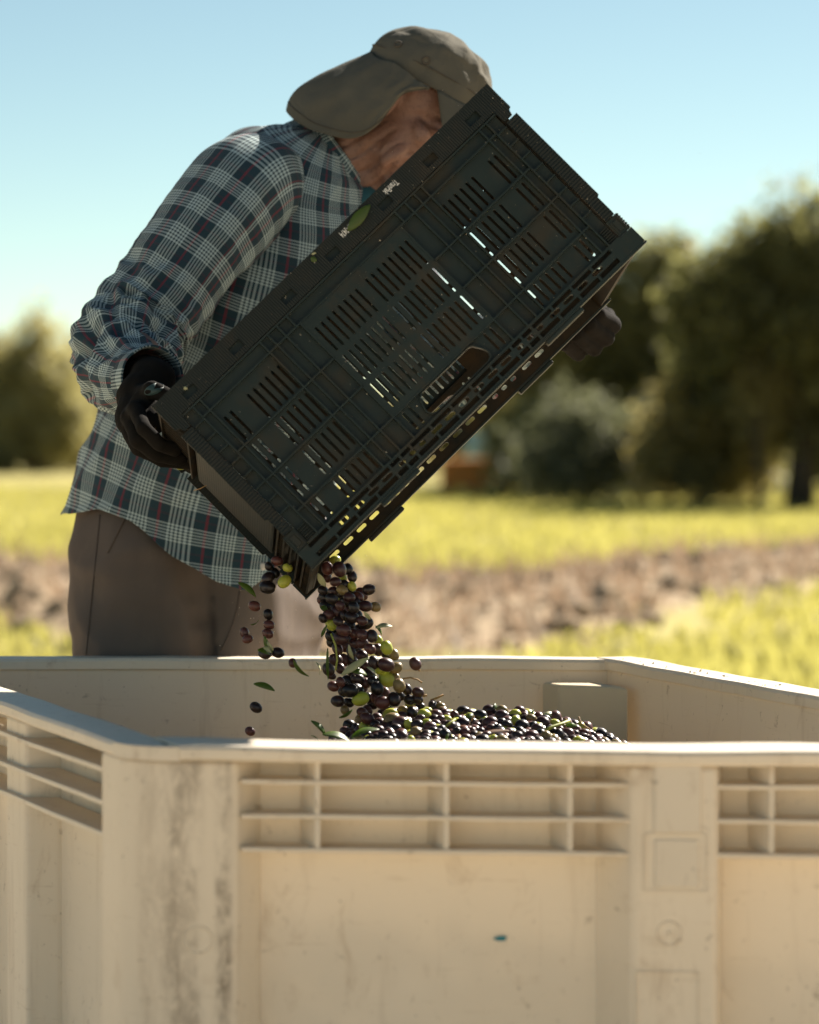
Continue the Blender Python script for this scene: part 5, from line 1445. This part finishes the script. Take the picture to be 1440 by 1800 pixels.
# the rest of the heap, below and behind the olives that show
def bulk(name, pts, label):
    base_ = bmesh.new(); bmesh.ops.create_icosphere(base_, subdivisions=2, radius=0.5)
    bv = np.array([v.co[:] for v in base_.verts]); bf = np.array([[v.index for v in f.verts] for f in base_.faces]); base_.free()
    mats = [OL['k'], OL['p'], OL['r'], OL['g'], OL['m']]
    V, F, MI = [], [], []
    for c in pts:
        q = Quaternion(Vector(rng.normal(size=3)).normalized(), rng.random() * 6.28).to_matrix(); L = 0.021 + 0.006 * rng.random()
        v = (bv * np.array([.8, .8, 1.0]) * L) @ np.array(q).T + np.array(c); k = len(V) * len(bv)
        V.append(v); F.append(bf + k); MI += [int(rng.choice(5, p=[.42, .32, .06, .12, .08]))] * len(bf)
    V = np.concatenate(V); F = np.concatenate(F)
    me = bpy.data.meshes.new(name); me.from_pydata(V.tolist(), [], F.tolist())
    for m_ in mats: me.materials.append(m_)
    me.polygons.foreach_set('material_index', MI); me.polygons.foreach_set('use_smooth', [True] * len(F)); me.update()
    o = link(bpy.data.objects.new(name, me)); tag(o, label, 'olives', kind='stuff'); return o
under = []
for px in np.arange(585, 1112, 9.5):
    top = np.interp(px, [590, 640, 700, 760, 830, 880, 960, 1020, 1060, 1105, 1120], [1292, 1268, 1246, 1242, 1252, 1246, 1254, 1270, 1288, 1308, 1320])
    for py in np.arange(top + 7, 1345, 9.0):
        p = P(px + rng.normal() * 3, py + rng.normal() * 2, heap_Y(px, py) + 0.030 + 0.008 * rng.random()); under.append(p - Vector((0, 0, 0.004)))
# behind the crest and on down to the floor of the load
def hgt(x, y):
    cx = X(860, 4.13); r = math.hypot((x - cx) / 0.95, (y - 4.10) / 0.9)
    return max(Z(1246, 4.13) - 0.018 - 0.42 * r * r / (r + 0.16), 0.585)
def inside(x, y):
    p = Vector((x, y)); c = (P1 + P2 + P3 + P4) / 4
    for a, b in ((P1, P2), (P2, P3), (P3, P4), (P4, P1)):
        d = (b - a).normalized(); nn = Vector((d.y, -d.x))
        if (p - a).dot(nn) * (c - a).dot(nn) < 0 or abs((p - a).dot(nn)) < 0.10: return False
    return True
for y in np.arange(3.42, 4.56, 0.0215):
    for x in np.arange(-0.80, 0.85, 0.0215):
        if inside(x, y):
            z_ = hgt(x, y); yy_ = 4.13
            if z_ > 0.60 and y < 4.16 and X(560, 4.1) < x < X(1125, 4.1) and y > 3.80: z_ -= 0.03
            under.append(Vector((x + rng.normal() * .004, y + rng.normal() * .004, z_ + rng.normal() * .004)))
bulk('olive_heap', under, 'mass of dark and green olives lying beneath the heap inside the cream bin')

# ------------------------------------------------------------------ leaves, stems, twigs, chaff
def leaf(p0, p1, width, mat, label, curl=0.12, face=None, cat='leaf', tipw=0.0, name='leaf'):
    p0, p1 = Vector(p0), Vector(p1); d = p1 - p0; L = d.length; d.normalize()
    nrm = Vector(face if face else (rng.normal() * .5, -1, rng.normal() * .5 + .3)); nrm = (nrm - d * nrm.dot(d)).normalized(); sd = d.cross(nrm)
    V, F, N = [], [], 10
    for i in range(N + 1):
        t = i / N; w = width * (math.sin(math.pi * (t * 0.94 + 0.03)) ** 0.75) * (1 - 0.25 * t)
        c = p0 + d * (L * t) + nrm * (curl * L * math.sin(math.pi * t))
        V += [c - sd * w * .5 + nrm * w * 0.10, c, c + sd * w * .5 + nrm * w * 0.10]
    for i in range(N):
        for j in (0, 1): a = i * 3 + j; F.append((a, a + 1, a + 4, a + 3))
    o = mesh_obj(name, V, F, mat, None, True); m = o.modifiers.new('t', 'SOLIDIFY'); m.thickness = 0.0004
    tag(o, label, cat); return o
def lf(x0, y0, x1, y1, wpx, mat, label, Y=4.07, Y1=None, **k):
    return leaf(P(x0, y0, Y), P(x1, y1, Y1 if Y1 else Y + 0.01), wpx / FPX * Y, M[mat], label, **k)
lf(419, 1024, 450, 1049, 14, 'leaf', 'dark green leaf falling at the corner of the shirt hem', 4.10)
lf(446, 1202, 483, 1214, 14, 'leaf', 'olive green leaf floating alone in front of the pale inner wall', 4.05)
lf(516, 1160, 543, 1189, 13, 'leaf', 'green leaf beside the small reddish olive under the far rim', 4.07)
lf(441, 1098, 455, 1090, 7, 'leaf', 'tiny green leaf scrap falling before the trousers', 4.1)
lf(465, 1118, 479, 1148, 12, 'leaf', 'upright green leaf of the sprig above the far rim', 4.06)
lf(453, 1143, 474, 1150, 15, 'leaf', 'low green leaf of the sprig above the far rim', 4.06)
lf(463, 1138, 477, 1147, 11, 'leaf_pale', 'pale underside of a leaf in the middle of the sprig', 4.05)
lf(469, 1128, 481, 1144, 7, 'leaf_pale', 'narrow pale leaf at the top of the sprig', 4.055)
lf(600, 1187, 649, 1156, 15, 'leaf_pale', 'long pale leaf lying across the falling olives', 4.03, face=(0.2, -1, 0.4))
lf(619, 1181, 645, 1186, 17, 'leaf', 'dark green leaf tucked under the long pale leaf', 4.04)
lf(576, 1139, 577, 1195, 6, 'leaf', 'thin upright leaf edge at the left side of the stream', 4.04)
lf(660, 1104, 690, 1101, 13, 'leaf_pale', 'pale leaf sticking out from the stream toward the field', 4.07)
lf(559, 1008, 573, 1031, 13, 'leaf_pale', 'pale leaf hanging just under the crate corner', 4.03)
lf(575, 1099, 565, 1120, 7, 'leaf', 'narrow dark leaf beside the stream above the far rim', 4.06)
lf(556, 1164, 562, 1186, 9, 'leaf_pale', 'bright leaf sliver between the trousers and the stream below the rim', 4.09, face=(0.6, -0.5, 0.8))
lf(613, 1133, 622, 1160, 8, 'leaf_pale', 'pale leaf edge inside the stream above the long pale leaf', 4.03)
lf(645, 1173, 663, 1190, 11, 'leaf_pale', 'pale leaf tip between the green olives of the stream', 4.03)
lf(640, 1075, 652, 1089, 8, 'leaf_pale', 'small sunlit leaf behind the olives of the stream', 4.05)
lf(660, 1100, 671, 1116, 7, 'leaf', 'small yellow green leaf at the edge of the stream', 4.08)
lf(563, 1068, 577, 1073, 12, 'leaf', 'bright green leaf scrap below the crate corner', 4.09)
lf(596, 1262, 620, 1247, 8, 'leaf', 'narrow leaf hanging below the green olive in the stream', 4.06)
lf(567, 1291, 618, 1306, 22, 'leaf', 'broad dark green leaf on the left foot of the heap', 3.93, face=(0.1, -0.6, 1))
lf(617, 1297, 667, 1282, 18, 'leaf', 'long green leaf lying on the heap under the stream', 3.93, face=(0.1, -0.5, 1))
lf(547, 1267, 573, 1294, 13, 'leaf', 'translucent leaf standing at the left end of the heap', 3.97)
lf(547, 1293, 562, 1306, 6, 'leaf', 'small curled leaf lowest at the left end of the heap', 3.95)
lf(832, 1296, 899, 1284, 13, 'leaf_dry', 'dry brown leaf lying across the olives on the heap', 3.93, curl=0.05, face=(0, -0.7, 1))
lf(923, 1267, 938, 1247, 9, 'leaf', 'green leaf standing up on the crest of the heap', 4.06)
lf(955, 1255, 977, 1258, 10, 'leaf_pale', 'pale leaf tip on the crest of the heap', 4.09)
lf(937, 1255, 950, 1262, 8, 'leaf_pale', 'small pale leaf behind the standing green leaf', 4.10)
lf(994, 1275, 1014, 1276, 10, 'leaf', 'bright green leaf on the low slope of the heap', 4.02)
lf(868, 1248, 871, 1236, 9, 'leaf', 'small leaf pointing up at the highest olives', 4.1)
lf(740, 1283, 754, 1292, 12, 'leaf', 'dark leaf half buried in the heap near the stream', 3.98)
lf(784, 1304, 789, 1289, 6, 'leaf', 'short upright leaf in the front olives by the near rim', 3.86)
lf(822, 1262, 832, 1255, 10, 'leaf', 'small green leaf over the black olives of the crest', 4.03)
# on the crate
def on_crate(u, w, off=-0.0012): return MC @ Vector((u, off, w))
leaf(on_crate(.2655, .0128, -.003), on_crate(.2220, .0085, -.004), 0.0170, M['leaf'], 'green leaf stuck across the printed number on the crate edge', 0.06, face=(0.1, -1, 0.1))
leaf(on_crate(.3245, .0045, -.002), on_crate(.3225, .0130, -.002), 0.008, M['leaf'], 'small leaf scrap stuck on the crate strip', 0.05, face=(0, -1, 0))
leaf(on_crate(.3210, .0020, -.002), on_crate(.3150, .0050, -.003), 0.003, M['leaf_pale'], 'pale stem scrap above the small leaf on the crate strip', 0.05, face=(0, -1, 0))
leaf(on_crate(.5580, .0110, -.002), on_crate(.5560, .0160, -.002), 0.005, M['leaf_pale'], 'yellow leaf scrap on the crate corner by the glove', 0.05, face=(0, -1, 0))
def stem(pts, r, mat, label, cat='twig', name='twig'):
    o = tube(name, [P(x, y, Y) for x, y, Y in pts], r, M[mat], None, 6); tag(o, label, cat)
stem([(582, 1114, 4.03), (590, 1135, 4.03), (593, 1160, 4.03), (590, 1178, 4.03)], 0.0013, 'stem', 'curved yellow green stem running down the stream', 'stem', 'stem')
stem([(708, 1193, 4.07), (722, 1191, 4.07), (735, 1195, 4.07), (742, 1200, 4.07)], 0.0013, 'twig', 'curved dry twig sticking out beside the stream')
stem([(757, 1231, 4.12), (768, 1227, 4.12), (780, 1221, 4.12)], 0.0016, 'twig', 'dry twig above the heap near the end of the stream')
stem([(741, 1224, 4.1), (751, 1222, 4.1)], 0.0017, 'twig', 'orange stem stub on an olive beside the stream')
stem([(767, 1288, 3.98), (785, 1276, 3.97), (801, 1264, 3.98)], 0.0016, 'stem', 'green stem lying slantwise on the heap', 'stem', 'stem')
stem([(802, 1310, 3.86), (806, 1300, 3.85), (808, 1292, 3.86)], 0.0014, 'twig', 'short tan twig by the near rim')
stem([(949, 1289, 3.96), (972, 1277, 3.97), (988, 1272, 3.99), (1001, 1267, 4.0)], 0.0022, 'stem', 'thick bright green stem across the heap', 'stem', 'stem')
stem([(993, 1272, 4.0), (995, 1263, 4.0)], 0.0016, 'twig', 'short side shoot of the thick green stem')
stem([(1017, 1260, 4.03), (1022, 1272, 4.03), (1032, 1279, 4.03), (1037, 1282, 4.03)], 0.0013, 'twig', 'thin pale twig at the low end of the heap')
stem([(1093, 1305, 3.96), (1095, 1300, 3.96)], 0.0012, 'twig', 'stem stub of the last olive on the heap')
stem([(341, 862, 4.12), (352, 859, 4.10), (363, 853, 4.10)], 0.0006, 'twig', 'fine straw caught on the end of the crate', 'straw', 'straw')
stem([(735, 1176, 4.08), (738, 1180, 4.08)], 0.0012, 'twig', 'short stem of the flying purple olive')
stem([(829, 1268, 4.0), (833, 1258, 4.0)], 0.0013, 'twig', 'tan stem end among the black olives of the crest')
stem([(813, 1288, 3.97), (826, 1292, 3.97), (840, 1290, 3.97)], 0.0010, 'twig', 'thin tan twig beside the dry brown leaf')
# chaff: tiny bits in the air, on the crate and on the far rim
V, F = [], []
def bit(c, s):
    k = len(V); a = [Vector(rng.normal(size=3)).normalized() * s * (0.5 + rng.random()) for _ in range(4)]
    V.extend([c + q for q in a]); F.extend([(k, k + 1, k + 2), (k, k + 2, k + 3), (k + 1, k + 3, k + 2), (k, k + 3, k + 1)])
for _ in range(150):
    px = rng.normal(690, 150); py = 1225 + rng.normal() * 60
    if 440 < px < 1120: bit(P(px, py, 4.05 + 0.2 * rng.random()), 0.0006 + 0.0006 * rng.random())
for _ in range(50): bit(P(520 + rng.normal() * 60, 1090 + rng.normal() * 45, 4.1 + .1 * rng.random()), 0.0005 + .0005 * rng.random())
for _ in range(40): bit(P(400 + 1040 * rng.random(), 150 + 1000 * rng.random(), 3.8 + 1.4 * rng.random()), 0.0006)
for _ in range(260):
    u = 0.6 * rng.random(); w = 0.29 * rng.random() ** 1.3; bit(on_crate(u, w, -0.0006), 0.0004 + 0.0006 * rng.random() ** 3)
for _ in range(40):
    t = rng.random(); p = P3 + sR * (0.06 + 0.5 * t) + nR * (-0.02 - .03 * rng.random()); bit(Vector((p.x, p.y, RIM + 0.001)), 0.0015 + .002 * rng.random())
for _ in range(70):
    t = rng.random(); p = P1 + s1 * (LW * t) - n1 * (.005 + .06 * rng.random()); bit(Vector((p.x, p.y, RIM + 0.001)), 0.0006 + .0008 * rng.random())
o = mesh_obj('chaff', V, F, M['crumb']); tag(o, 'pale specks of chaff drifting in the air and lying on crate and rim', 'chaff', kind='stuff')
